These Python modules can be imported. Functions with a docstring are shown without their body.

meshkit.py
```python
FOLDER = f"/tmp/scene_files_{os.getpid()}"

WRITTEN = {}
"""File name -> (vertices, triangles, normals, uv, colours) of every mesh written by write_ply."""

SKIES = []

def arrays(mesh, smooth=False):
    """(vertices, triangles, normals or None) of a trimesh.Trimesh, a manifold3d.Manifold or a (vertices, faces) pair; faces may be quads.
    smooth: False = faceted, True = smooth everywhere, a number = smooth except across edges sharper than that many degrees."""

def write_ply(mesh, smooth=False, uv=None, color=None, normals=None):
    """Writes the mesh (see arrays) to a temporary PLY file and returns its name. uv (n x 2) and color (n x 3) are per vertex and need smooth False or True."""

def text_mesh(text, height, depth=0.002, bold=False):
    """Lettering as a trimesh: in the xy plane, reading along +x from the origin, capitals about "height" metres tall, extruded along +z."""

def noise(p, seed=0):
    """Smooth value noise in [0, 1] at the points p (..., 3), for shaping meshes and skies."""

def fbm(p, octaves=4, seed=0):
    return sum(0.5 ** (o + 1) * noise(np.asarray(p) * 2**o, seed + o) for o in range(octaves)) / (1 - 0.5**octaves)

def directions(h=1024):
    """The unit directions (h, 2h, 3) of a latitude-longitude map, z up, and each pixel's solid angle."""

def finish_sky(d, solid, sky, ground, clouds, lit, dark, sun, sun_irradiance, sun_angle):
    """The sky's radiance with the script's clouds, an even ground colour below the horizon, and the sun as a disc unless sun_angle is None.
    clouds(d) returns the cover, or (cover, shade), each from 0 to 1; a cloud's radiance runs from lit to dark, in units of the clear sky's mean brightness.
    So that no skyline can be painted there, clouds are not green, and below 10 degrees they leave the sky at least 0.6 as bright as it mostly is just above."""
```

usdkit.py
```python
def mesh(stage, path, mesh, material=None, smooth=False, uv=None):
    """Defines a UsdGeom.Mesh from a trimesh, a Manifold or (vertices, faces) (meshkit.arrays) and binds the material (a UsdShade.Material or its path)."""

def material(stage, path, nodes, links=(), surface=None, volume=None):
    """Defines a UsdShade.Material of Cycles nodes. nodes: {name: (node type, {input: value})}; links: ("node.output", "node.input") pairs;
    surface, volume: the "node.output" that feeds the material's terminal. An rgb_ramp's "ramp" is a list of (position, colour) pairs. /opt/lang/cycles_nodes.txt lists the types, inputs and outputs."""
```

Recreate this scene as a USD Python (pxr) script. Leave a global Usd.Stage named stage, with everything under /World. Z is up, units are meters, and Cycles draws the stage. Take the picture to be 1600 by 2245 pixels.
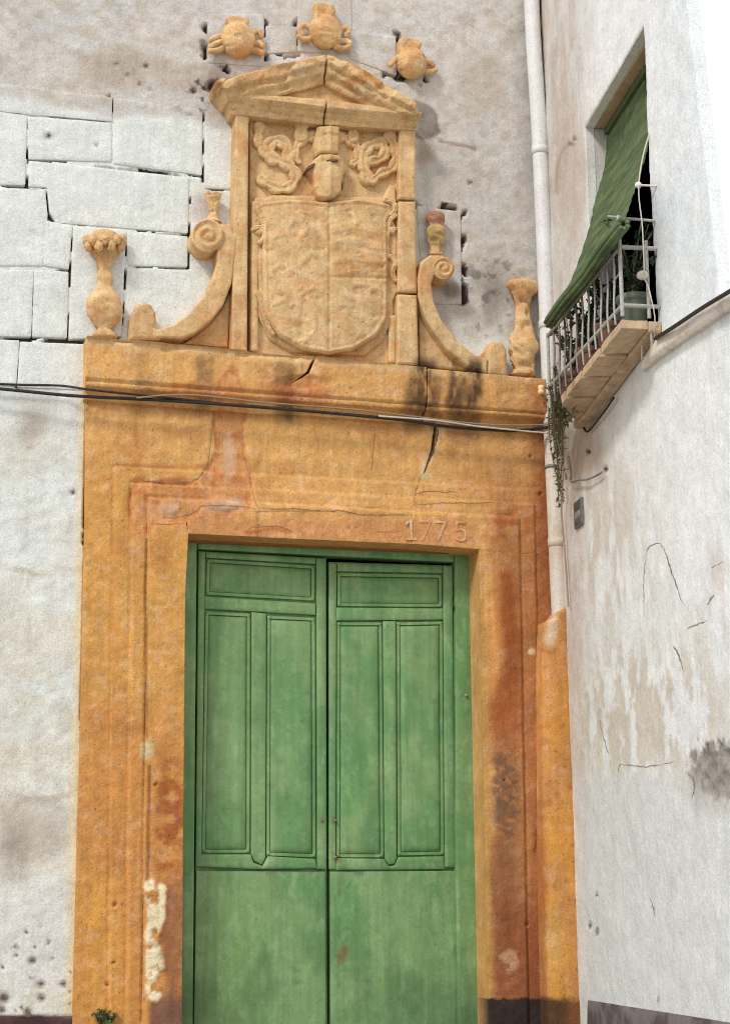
import math, random
import numpy as np, trimesh, shapely
from shapely.geometry import Polygon, LineString, Point
from scipy.spatial import Delaunay
import usdkit, meshkit
from pxr import Usd, UsdGeom, UsdLux, UsdShade, Gf, Sdf, Vt

stage = Usd.Stage.CreateInMemory()
UsdGeom.SetStageUpAxis(stage, 'Z'); UsdGeom.SetStageMetersPerUnit(stage, 1.0)
UsdGeom.Xform.Define(stage, '/World'); UsdGeom.Scope.Define(stage, '/World/Looks')

# ------------------------------------------------------------------ camera, sky, sun, exposure
FPX = 3920.0                                  # focal length in pixels of the 1600 px wide photograph
YAW, PIT, ROLL = np.radians([16.14, 13.08, -0.5])
CAM = np.array([0.0, 0.0, 1.6])
EXPOSURE = 0.34
SUN = np.array([-0.74, -0.62, 0.84]); SUN /= np.linalg.norm(SUN)
cy_, sy_, cp_, sp_, cr_, sr_ = np.cos(YAW), np.sin(YAW), np.cos(PIT), np.sin(PIT), np.cos(ROLL), np.sin(ROLL)
FWD = np.array([sy_ * cp_, cy_ * cp_, sp_]); _r = np.array([cy_, -sy_, 0]); _u = np.cross(_r, FWD)
RGT, UPV = cr_ * _r + sr_ * _u, -sr_ * _r + cr_ * _u
cam = UsdGeom.Camera.Define(stage, '/World/camera')
m = np.eye(4); m[0, :3], m[1, :3], m[2, :3], m[3, :3] = RGT, UPV, -FWD, CAM
cam.AddTransformOp().Set(Gf.Matrix4d(*m.ravel().tolist()))
cam.CreateHorizontalApertureAttr(36.0); cam.CreateFocalLengthAttr(36.0 * FPX / 1600)
cam.CreateExposureAttr(EXPOSURE)

sky = UsdLux.DomeLight.Define(stage, '/World/sky')
el, rotn = math.asin(SUN[2]), math.atan2(SUN[0], SUN[1])
skymat = usdkit.material(stage, '/World/Looks/sky', {
    'sky': ('sky_texture', {'sky_type': 'single_scattering', 'sun_disc': False, 'sun_elevation': el, 'sun_rotation': rotn}),
    'tc': ('texture_coordinate', {}),
    'n': ('noise_texture', {'scale': 2.2, 'detail': 6.0, 'roughness': 0.6}),
    'r': ('rgb_ramp', {'ramp': [(0.25, (0.78, 0.78, 0.78)), (0.55, (0.97, 0.97, 0.97)), (1.0, (1, 1, 1))]}),
    'mix': ('mix', {'mix_type': 'mix', 'color2': (12.2, 12.2, 12.5)}),
    'b': ('background_shader', {'strength': 0.072})},
    [('tc.generated', 'n.vector'), ('n.fac', 'r.fac'), ('r.color', 'mix.fac'), ('sky.color', 'mix.color1'), ('mix.color', 'b.color')], surface='b.background')
UsdShade.MaterialBindingAPI.Apply(sky.GetPrim()).Bind(skymat)
for k_, v_ in (('kind', 'structure'), ('label', 'blank white overcast sky above the side house'), ('category', 'sky')): sky.GetPrim().SetCustomDataByKey(k_, v_)
sun = UsdLux.DistantLight.Define(stage, '/World/sun')
sun.CreateNormalizeAttr(True) if hasattr(sun, 'CreateNormalizeAttr') else None
sun.CreateIntensityAttr(0.40); sun.CreateAngleAttr(10.0); sun.CreateColorAttr(Gf.Vec3f(1.0, 0.97, 0.92))
zax = SUN; xax = np.cross([0, 0, 1.0], zax); xax /= np.linalg.norm(xax); yax = np.cross(zax, xax)
m = np.eye(4); m[0, :3], m[1, :3], m[2, :3] = xax, yax, zax
sun.AddTransformOp().Set(Gf.Matrix4d(*m.ravel().tolist()))

# ------------------------------------------------------------------ frames: two house fronts, measured from the photograph
def ray(px, py): return FWD + RGT * (px - 800) / FPX - UPV * (py - 1122.5) / FPX
def proj(P):
    d = np.asarray(P, float) - CAM; z = d @ FWD
    return 800 + FPX * (d @ RGT) / z, 1122.5 - FPX * (d @ UPV) / z
class Frame:                                  # a vertical plane: u along it, w out of it, z up
    def __init__(s, O, U): s.O = np.array(O, float); s.U = np.array([*U, 0.0]); s.N = np.cross(s.U, [0, 0, 1.0])
    def at(s, px, py, w=0.0):
        d = ray(px, py); t = ((s.O + s.N * w - CAM) @ s.N) / (d @ s.N); p = CAM + d * t
        return np.array([(p - s.O) @ s.U, p[2]])
    def poly(s, pts, w=0.0): return [tuple(s.at(x, y, w)) for x, y in pts]
    def world(s, u, w, z):
        u, w, z = np.broadcast_arrays(np.asarray(u, float), np.asarray(w, float), np.asarray(z, float))
        P = s.O + u[..., None] * s.U + w[..., None] * s.N; P[..., 2] = z; return P
    def p3(s, px, py, w=0.0): u, z = s.at(px, py, w); return s.world(u, w, z)
DIST = 10.0
A = Frame([0, DIST, 0], [1, 0])
CU = A.at(1200, 600)[0]                       # the inner corner between the two fronts
ang = math.radians(-7.85)
B = Frame([CU, DIST, 0], [math.sin(ang), -math.cos(ang)])

# ------------------------------------------------------------------ helpers
def lin(r, g, b, k=1.0):
    c = np.array([r, g, b]) / 255.0
    return np.where(c <= 0.04045, c / 12.92, ((c + 0.055) / 1.055) ** 2.4) * k
def sstep(a, b, x):
    t = np.clip((x - a) / (b - a), 0, 1); return t * t * (3 - 2 * t)
USED = {}
def numbered(parent, name):
    k = (parent, name); n = USED.get(k, 0); USED[k] = n + 1
    return f'{parent}/{name}' + (f'_{n:03d}' if n else '')
def path_of(parent): return '/World' if parent is None else (parent if isinstance(parent, str) else str(parent.GetPath()))
def tag(prim, label=None, category=None, group=None, kind=None):
    for k, v in (('label', label), ('category', category), ('group', group), ('kind', kind)):
        if v: prim.SetCustomDataByKey(k, v)
    return prim
def thing(name, label, category, group=None, kind=None):
    return tag(UsdGeom.Xform.Define(stage, numbered('/World', name)).GetPrim(), label, category, group, kind)
def emit(parent, name, V, F, mat, col=None, smooth=True, **kw):
    """One Mesh prim. col: function(px, py, P) -> rgb per vertex, or a constant, or None."""
    V, F = np.asarray(V, float), np.asarray(F, int)
    pr = usdkit.mesh(stage, numbered(path_of(parent), name), trimesh.Trimesh(V, F, process=False), mat, smooth=smooth)
    if col is not None:
        P = np.array(pr.GetPointsAttr().Get(), float)
        C = np.clip(col(*proj(P), P), 0.004, 0.88) if callable(col) else np.broadcast_to(np.asarray(col, float), P.shape)
        UsdGeom.PrimvarsAPI(pr).CreatePrimvar('Col', Sdf.ValueTypeNames.Color3fArray, 'vertex').Set(Vt.Vec3fArray.FromNumpy(np.ascontiguousarray(C, np.float32)))
    return tag(pr.GetPrim(), **kw)
def dens(ring, res):
    out = []
    for a, b in zip(ring[:-1], ring[1:]):
        n = max(1, int(math.ceil(math.hypot(b[0] - a[0], b[1] - a[1]) / res)))
        out += [(a[0] + (b[0] - a[0]) * k / n, a[1] + (b[1] - a[1]) * k / n) for k in range(n)]
    return out
def rings_of(g, res):
    pts = []
    for q in getattr(g, 'geoms', [g]):
        if q.is_empty or q.geom_type != 'Polygon': continue
        for rg in [q.exterior, *q.interiors]: pts += dens(list(rg.coords), res)
    return pts
def relief(fr, poly, w, res=0.015, r=0.006, h=None, back=None, seed=0):
    """A carved slab on a frame: the polygon's face at w + h(px, py, u, z), edges rounded by r, sides going back to w = back."""
    pg = poly if hasattr(poly, 'geom_type') else Polygon(poly)
    if not pg.is_valid: pg = pg.buffer(0)
    if pg.geom_type != 'Polygon': pg = max(pg.geoms, key=lambda q: q.area)
    back = w - 0.08 if back is None else back
    pts = rings_of(pg, res); nb = len(pts)
    ri = max(r, 0.5 * res)
    for dd in ((ri * 0.45, ri) if r > 0.9 * res else (ri,)): pts += rings_of(pg.buffer(-dd), res)
    x0, y0, x1, y1 = pg.bounds; rng = np.random.default_rng(seed + 1)
    gx, gy = np.meshgrid(np.arange(x0 + res / 2, x1, res), np.arange(y0 + res / 2, y1, res))
    g = np.stack([gx.ravel(), gy.ravel()], 1) + rng.uniform(-.12, .12, (gx.size, 2)) * res
    inner = pg.buffer(-(ri + 0.5 * res))
    if not inner.is_empty and len(g): g = g[shapely.contains_xy(inner, g[:, 0], g[:, 1])]
    else: g = np.zeros((0, 2))
    P = np.unique(np.round(np.vstack([np.array(pts), g]), 6), axis=0)
    T = Delaunay(P).simplices
    a, b, c = P[T[:, 0]], P[T[:, 1]], P[T[:, 2]]
    ar = (b[:, 0] - a[:, 0]) * (c[:, 1] - a[:, 1]) - (b[:, 1] - a[:, 1]) * (c[:, 0] - a[:, 0])
    T[ar < 0] = T[ar < 0][:, ::-1]
    cen = (a + b + c) / 3
    T = T[(np.abs(ar) > 1e-9) & shapely.contains_xy(pg, cen[:, 0], cen[:, 1])]
    used = np.unique(T); mp = -np.ones(len(P), int); mp[used] = np.arange(len(used)); P = P[used]; T = mp[T]
    dist = shapely.distance(shapely.points(P), pg.boundary)
    t = np.clip(1 - dist / r, 0, 1); W = w - r * (1 - np.sqrt(np.clip(1 - t * t, 0, 1)))
    Wd = fr.world(P[:, 0], W, P[:, 1])
    if h is not None:
        px, py = proj(Wd); W = W + h(px, py, P[:, 0], P[:, 1]); Wd = fr.world(P[:, 0], W, P[:, 1])
    E = np.sort(np.vstack([T[:, [0, 1]], T[:, [1, 2]], T[:, [2, 0]]]), 1); D0 = np.vstack([T[:, [0, 1]], T[:, [1, 2]], T[:, [2, 0]]])
    _, idx, cnt = np.unique(E, axis=0, return_index=True, return_counts=True)
    be = D0[idx[cnt == 1]]; bv = np.unique(be); k = len(P)
    m2 = -np.ones(k, int); m2[bv] = np.arange(len(bv))
    Vf = Wd[bv]; Vb = fr.world(P[bv, 0], np.minimum(back, W[bv] - 0.002), P[bv, 1]); nbv = len(bv)
    i, j = m2[be[:, 0]] + k, m2[be[:, 1]] + k
    S = np.vstack([np.stack([j, i, i + nbv], 1), np.stack([j, i + nbv, j + nbv], 1)])
    return np.vstack([Wd, Vf, Vb]), np.vstack([T, S])
def join(*ms):
    V, F, n = [], [], 0
    for v, f in ms: V.append(v); F.append(np.asarray(f) + n); n += len(v)
    return np.vstack(V), np.vstack(F)
def tube(pts, rad, seg=8, caps=True):
    P = np.asarray(pts, float); n = len(P); R = np.broadcast_to(np.asarray(rad, float), (n,))
    T = np.gradient(P, axis=0); T /= np.linalg.norm(T, axis=1, keepdims=True) + 1e-12
    ref = np.array([0, 0, 1.0]) if abs(T[0][2]) < .9 else np.array([1.0, 0, 0])
    nx = np.cross(T[0], ref); nx /= np.linalg.norm(nx); V = []
    for k in range(n):
        nx = nx - T[k] * (nx @ T[k]); nx /= np.linalg.norm(nx) + 1e-12; ny = np.cross(T[k], nx)
        a = np.arange(seg) * 2 * np.pi / seg; V.append(P[k] + R[k] * (np.cos(a)[:, None] * nx + np.sin(a)[:, None] * ny))
    V = np.vstack(V); F = []
    for k in range(n - 1):
        for s in range(seg):
            a, b = k * seg + s, k * seg + (s + 1) % seg; F += [[a, b, b + seg], [a, b + seg, a + seg]]
    if caps:
        V = np.vstack([V, P[:1], P[-1:]]); c0, c1 = len(V) - 2, len(V) - 1
        for s in range(seg): F += [[c0, (s + 1) % seg, s], [c1, (n - 1) * seg + s, (n - 1) * seg + (s + 1) % seg]]
    return V, np.array(F)
def spline(pts, n=40):
    P = np.asarray(pts, float); d = np.r_[0, np.cumsum(np.linalg.norm(np.diff(P, axis=0), axis=1))]
    from scipy.interpolate import PchipInterpolator
    return PchipInterpolator(d, P, axis=0)(np.linspace(0, d[-1], n))
def revolve(prof, seg=28):
    """prof: (radius, z) from bottom to top, closed round the z axis."""
    pr = np.array(prof, float); n = len(pr); a = np.arange(seg) * 2 * np.pi / seg
    V = np.stack([np.outer(pr[:, 0], np.cos(a)), np.outer(pr[:, 0], np.sin(a)), np.repeat(pr[:, 1:2], seg, 1)], -1).reshape(-1, 3)
    F = []
    for k in range(n - 1):
        for s in range(seg):
            p, q = k * seg + s, k * seg + (s + 1) % seg; F += [[p, q, q + seg], [p, q + seg, p + seg]]
    V = np.vstack([V, [[0, 0, pr[0, 1]], [0, 0, pr[-1, 1]]]])
    for s in range(seg): F += [[len(V) - 2, (s + 1) % seg, s], [len(V) - 1, (n - 1) * seg + s, (n - 1) * seg + (s + 1) % seg]]
    return V, np.array(F)
def box(fr, u0, u1, w0, w1, z0, z1, bev=0.004):
    import manifold3d as m3
    b = min(bev, abs(u1 - u0) / 3, abs(w1 - w0) / 3, abs(z1 - z0) / 3)
    pts = []
    for su in (0, 1):
        for sw in (0, 1):
            for sz in (0, 1):
                c = np.array([(u0, u1)[su], (w0, w1)[sw], (z0, z1)[sz]]); o = np.array([1 - 2 * su, 1 - 2 * sw, 1 - 2 * sz]) * b
                for ax in range(3):
                    q = o.copy(); q[ax] = 0; pts.append(c + q)
    h = trimesh.convex.convex_hull(np.array(pts))
    return fr.world(h.vertices[:, 0], h.vertices[:, 1], h.vertices[:, 2]), h.faces[:, ::1]
def fixed(V, F):                              # outward winding
    t = trimesh.Trimesh(V, F, process=False)
    return (V, F[:, ::-1]) if t.volume < 0 else (V, F)
def fb(P, s, seed=0, o=4): return meshkit.fbm(np.asarray(P) * s, o, seed)
def bumps(s, amp, seed=0, o=4):               # rough stone: a height function of the place on the front
    return lambda px, py, u, z: amp * (2 * meshkit.fbm(np.stack([u * s, np.full_like(u, 3.1), z * s], -1), o, seed) - 1)

# ------------------------------------------------------------------ materials
def coloured(name, rough=0.9, mott=(0.84, 1.1), bump=0.35, bscale=55.0, spec=0.25, streak=(0.86, 1.06), fine=110.0, flake=0.5, fscale=11.0, speck=0.62, grain=0.45):
    N = {'a': ('attribute', {'attribute': 'Col'}), 'g': ('geometry', {}),
         'n1': ('noise_texture', {'scale': 7.0, 'detail': 5.0, 'roughness': 0.68}),
         'n2': ('noise_texture', {'scale': fine, 'detail': 3.0, 'roughness': 0.6}),
         'mp': ('mapping', {'scale': (1.0, 1.0, grain * .25)}), 'n3': ('noise_texture', {'scale': 26.0, 'detail': 5.0, 'roughness': 0.65}),
         'n4': ('noise_texture', {'scale': fscale, 'detail': 5.0, 'roughness': 0.74}),
         'n5': ('noise_texture', {'scale': 62.0, 'detail': 2.0, 'roughness': 0.5}),
         'r1': ('rgb_ramp', {'ramp': [(0.28, (mott[0],) * 3), (0.72, (mott[1],) * 3)]}),
         'r2': ('rgb_ramp', {'ramp': [(0.3, (0.80, 0.785, 0.77)), (0.68, (1.10, 1.10, 1.10))]}),
         'r3': ('rgb_ramp', {'ramp': [(0.32, (streak[0],) * 3), (0.62, (streak[1],) * 3)]}),
         'r4': ('rgb_ramp', {'ramp': [(0.0, (0, 0, 0)), (0.545, (0, 0, 0)), (0.575, (flake,) * 3), (1.0, (flake,) * 3)]}),
         'r5': ('rgb_ramp', {'ramp': [(0.0, (1, 1, 1)), (0.665, (1, 1, 1)), (0.71, (speck, speck * .96, speck * .92)), (1.0, (speck * .9,) * 3)]}),
         'hs': ('hsv', {'saturation': 0.80, 'value': 1.16}), 'fl': ('mix', {'mix_type': 'mix'}),
         'm1': ('mix', {'mix_type': 'multiply', 'fac': 1.0}), 'm2': ('mix', {'mix_type': 'multiply', 'fac': 1.0}), 'm3': ('mix', {'mix_type': 'multiply', 'fac': 1.0}), 'm5': ('mix', {'mix_type': 'multiply', 'fac': 1.0}),
         'nb': ('noise_texture', {'scale': bscale, 'detail': 4.0, 'roughness': 0.62}),
         'bu': ('bump', {'strength': bump, 'distance': 0.008}),
         'p': ('principled_bsdf', {'roughness': rough, 'specular_ior_level': spec})}
    L = [('g.position', 'n1.vector'), ('g.position', 'n2.vector'), ('g.position', 'nb.vector'), ('g.position', 'n4.vector'), ('g.position', 'n5.vector'), ('g.position', 'mp.vector'), ('mp.vector', 'n3.vector'),
         ('n1.fac', 'r1.fac'), ('n2.fac', 'r2.fac'), ('n3.fac', 'r3.fac'), ('n4.fac', 'r4.fac'), ('n5.fac', 'r5.fac'),
         ('a.color', 'hs.color'), ('a.color', 'fl.color1'), ('hs.color', 'fl.color2'), ('r4.color', 'fl.fac'),
         ('fl.color', 'm1.color1'), ('r1.color', 'm1.color2'), ('m1.color', 'm2.color1'), ('r2.color', 'm2.color2'), ('m2.color', 'm3.color1'), ('r3.color', 'm3.color2'), ('m3.color', 'm5.color1'), ('r5.color', 'm5.color2'), ('m5.color', 'p.base_color'),
         ('nb.fac', 'bu.height'), ('bu.normal', 'p.normal')]
    return usdkit.material(stage, '/World/Looks/' + name, N, L, surface='p.BSDF')
def plain(name, col, rough=0.6, metal=0.0, var=0.2, scale=25.0, bump=0.15):
    c = np.asarray(col, float)
    return usdkit.material(stage, '/World/Looks/' + name, {
        'g': ('geometry', {}), 'n': ('noise_texture', {'scale': scale, 'detail': 6.0, 'roughness': 0.65}),
        'r': ('rgb_ramp', {'ramp': [(0.3, tuple(c * (1 - var))), (0.7, tuple(np.clip(c * (1 + var), 0, .9)))]}),
        'bu': ('bump', {'strength': bump, 'distance': 0.004}),
        'p': ('principled_bsdf', {'roughness': rough, 'metallic': metal})},
        [('g.position', 'n.vector'), ('n.fac', 'r.fac'), ('r.color', 'p.base_color'), ('n.fac', 'bu.height'), ('bu.normal', 'p.normal')], surface='p.BSDF')
LIME = coloured('limewash', mott=(0.86, 1.06), bump=0.55, bscale=38.0, streak=(0.94, 1.03), flake=0.24, fscale=8.0, speck=0.80)
STONE = coloured('painted_stone', mott=(0.80, 1.10), bump=0.5, bscale=60.0, flake=0.42)
PAINT = coloured('door_paint', rough=0.55, mott=(0.84, 1.12), bump=0.22, bscale=90.0, spec=0.4, fine=160.0, streak=(0.84, 1.08), flake=0.45, fscale=17.0, speck=0.70, grain=.22)
BLIND = coloured('blind_slats', rough=0.7, mott=(0.75, 1.2), bump=0.2, bscale=90.0, fine=60.0, flake=.3, speck=.7)
IRON = plain('pale_painted_iron', (0.40, 0.39, 0.36), 0.55, 0.0, 0.25, 60.0)
RUSTY = plain('dull_iron', (0.22, 0.21, 0.19), 0.7, 0.0, 0.4, 40.0)
PVC = coloured('white_pipe', rough=0.55, mott=(0.9, 1.05), bump=0.08, spec=0.4, flake=.2, speck=.85, streak=(.95, 1.02))
BLACK = plain('black_cable', (0.018, 0.016, 0.014), 0.6, 0.0, 0.4)
TANC = plain('tan_cable', (0.30, 0.22, 0.14), 0.7)
PALEC = plain('pale_cable', (0.62, 0.57, 0.48), 0.6)
DARK = usdkit.material(stage, '/World/Looks/dark_room', {'p': ('diffuse_bsdf', {'color': (0.010, 0.009, 0.009)})}, [], surface='p.BSDF')  # near-black colour stands in for unlit depth behind the openings
TERRA = plain('terracotta', (0.22, 0.10, 0.06), 0.85)
GREENPOT = plain('green_pot', (0.12, 0.15, 0.11), 0.6)
def leafmat(name, c):
    return usdkit.material(stage, '/World/Looks/' + name, {
        'g': ('geometry', {}), 'n': ('noise_texture', {'scale': 30.0, 'detail': 3.0}),
        'r': ('rgb_ramp', {'ramp': [(0.3, tuple(np.array(c) * .6)), (0.7, tuple(np.array(c) * 1.4))]}),
        'd': ('principled_bsdf', {'roughness': 0.6}), 't': ('translucent_bsdf', {}), 'mx': ('mix_closure', {'fac': 0.25})},
        [('g.position', 'n.vector'), ('n.fac', 'r.fac'), ('r.color', 'd.base_color'), ('r.color', 't.color'), ('d.BSDF', 'mx.closure1'), ('t.BSDF', 'mx.closure2')], surface='mx.closure')
LEAF, DRY = leafmat('leaf', (0.05, 0.085, 0.03)), leafmat('dry_leaf', (0.15, 0.14, 0.06))

# ------------------------------------------------------------------ paint: surface colours and some painted shade, as functions of the place
def warp(px, py, P, amp=10.0, s=9.0, seed=3):
    return px + amp * (2 * fb(P, s, seed, 3) - 1), py + amp * (2 * fb(P, s, seed + 9, 3) - 1)
def blob(px, py, cx, cy, rx, ry, soft=0.5):
    d = np.hypot((px - cx) / rx, (py - cy) / ry); return 1 - sstep(1 - soft, 1 + soft * .4, d)
def seg(px, py, pts, wd, soft=0.6):
    d = shapely.distance(shapely.points(np.stack([px, py], 1)), LineString(pts)); return 1 - sstep(wd * (1 - soft), wd * (1 + soft), d)
def mixc(C, c, k): return C + (np.asarray(c) - C) * np.asarray(k)[:, None]

WHITE, CREAM, GREY = lin(227, 231, 226), lin(224, 221, 210), lin(208, 202, 194)
def c_front(px, py, P):
    wx, wy = warp(px, py, P, 16, 5.0)
    n, n2 = fb(P, 3.5, 1), fb(P, 14, 2)
    C = np.tile(WHITE, (len(P), 1))
    C = mixc(C, CREAM, sstep(860, 1000, wy) * sstep(.3, .62, n))
    C = mixc(C, lin(214, 207, 190), sstep(1200, 1600, wy) * sstep(.42, .62, n2) * .7)
    top = 1 - sstep(196, 222, wy - 0.14 * np.clip(px, 0, 460))
    right = sstep(905, 935, wx) * (1 - sstep(700, 760, wy))
    g = np.maximum(top, right)
    C = mixc(C, GREY, g); C = mixc(C, lin(206, 203, 198), g * sstep(.45, .6, n)); C = mixc(C, lin(186, 174, 158), g * sstep(.50, .66, n2) * .55)
    for cx, cy, rx, ry, k, c in ((250, 150, 90, 60, .6, (168, 148, 126)), (400, 170, 90, 40, .5, (176, 156, 136)), (930, 330, 26, 40, .5, (150, 122, 104)),
                                 (1060, 180, 60, 70, .45, (176, 160, 140)), (1000, 400, 90, 60, .35, (180, 170, 158)), (1090, 620, 60, 60, .5, (150, 140, 128)), (1085, 660, 30, 60, .5, (120, 112, 104)),
                                 (65, 935, 42, 48, .75, (186, 172, 154)), (75, 900, 50, 40, .3, (190, 180, 165)), (60, 1830, 110, 85, .75, (186, 174, 160)), (30, 1880, 40, 70, .5, (160, 146, 132)),
                                 (90, 1745, 90, 10, .5, (190, 176, 160)), (60, 1255, 60, 8, .6, (186, 170, 140)), (480, 180, 40, 50, .6, (130, 110, 96)), (455, 450, 40, 55, .6, (196, 178, 168)),
                                 (985, 640, 28, 26, .8, (120, 104, 92)), (1150, 300, 30, 300, .4, (178, 170, 166))):  # last blobs paint the shadow under the right volute and along the drainpipe
        C = mixc(C, lin(*c), blob(wx, wy, cx, cy, rx, ry, .7) * k)
    C = mixc(C, lin(226, 225, 222), blob(wx, wy, 60, 2050, 190, 130, .5) * .7)
    C = mixc(C, lin(200, 192, 178), seg(wx, wy, [(158, 1080), (152, 2130)], 5, .8) * .35 * sstep(.4, .6, n2))
    C = mixc(C, lin(196, 186, 172), seg(wx, wy, [(60, 860), (58, 1100), (66, 1500)], 4, .8) * .3 * sstep(.4, .6, n2))
    C = mixc(C, lin(234, 214, 160), (1 - sstep(0, 22, np.abs(px - (190 - (py - 860) * .0235) + 4))) * sstep(860, 880, py) * .6)
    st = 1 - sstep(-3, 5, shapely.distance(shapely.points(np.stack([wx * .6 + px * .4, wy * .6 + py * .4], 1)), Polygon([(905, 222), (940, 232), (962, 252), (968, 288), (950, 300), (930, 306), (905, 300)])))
    C = mixc(C, lin(84, 66, 54), st * (.7 + .5 * n2))  # dark brown patch right of the pediment end
    pit = np.zeros(len(P))
    for cx, cy, r in PITS: pit = np.maximum(pit, blob(px + 8 * (n2 - .5), py + 8 * (n - .5), cx, cy, r * 1.15, r, .9))
    C = mixc(C, lin(92, 66, 60), pit)
    dark = sstep(.60, .68, fb(P, 26, 7)) * np.maximum(blob(px, py, 440, 210, 60, 50), blob(px, py, 470, 170, 40, 40))
    C = mixc(C, lin(70, 52, 46), dark)
    dark = sstep(.56, .66, fb(P, 20, 8)) * blob(px, py, 1080, 650, 80, 110)
    C = mixc(C, lin(104, 98, 94), dark * .7)
    C = mixc(C, lin(150, 128, 108), seg(wx, wy, [(965, 312), (1040, 328)], 5) * .8)
    C = mixc(C, lin(88, 60, 58), sstep(2224, 2230, py + 3 * (n2 - .5)))
    C = mixc(C, lin(38, 32, 30), sstep(2226, 2231, py) * sstep(.5, .6, n2) * .5)
    return C
random.seed(5)
PITS = [(72, 2108, 10), (92, 2160, 8), (92, 2190, 9), (140, 2160, 7), (10, 2190, 12), (62, 2220, 10), (35, 2080, 5), (35, 2095, 4), (115, 2105, 4), (107, 2068, 5), (58, 2046, 4), (68, 2148, 4), (5, 2215, 9), (160, 830, 3),
        (108, 297, 8), (212, 317, 4), (320, 142, 6), (256, 138, 4), (278, 162, 4), (308, 182, 4), (426, 193, 5), (160, 1078, 6), (330, 195, 4), (1030, 400, 5)] + [(random.uniform(0, 160), random.uniform(2030, 2225), random.uniform(1.5, 3.5)) for _ in range(16)]

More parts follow.
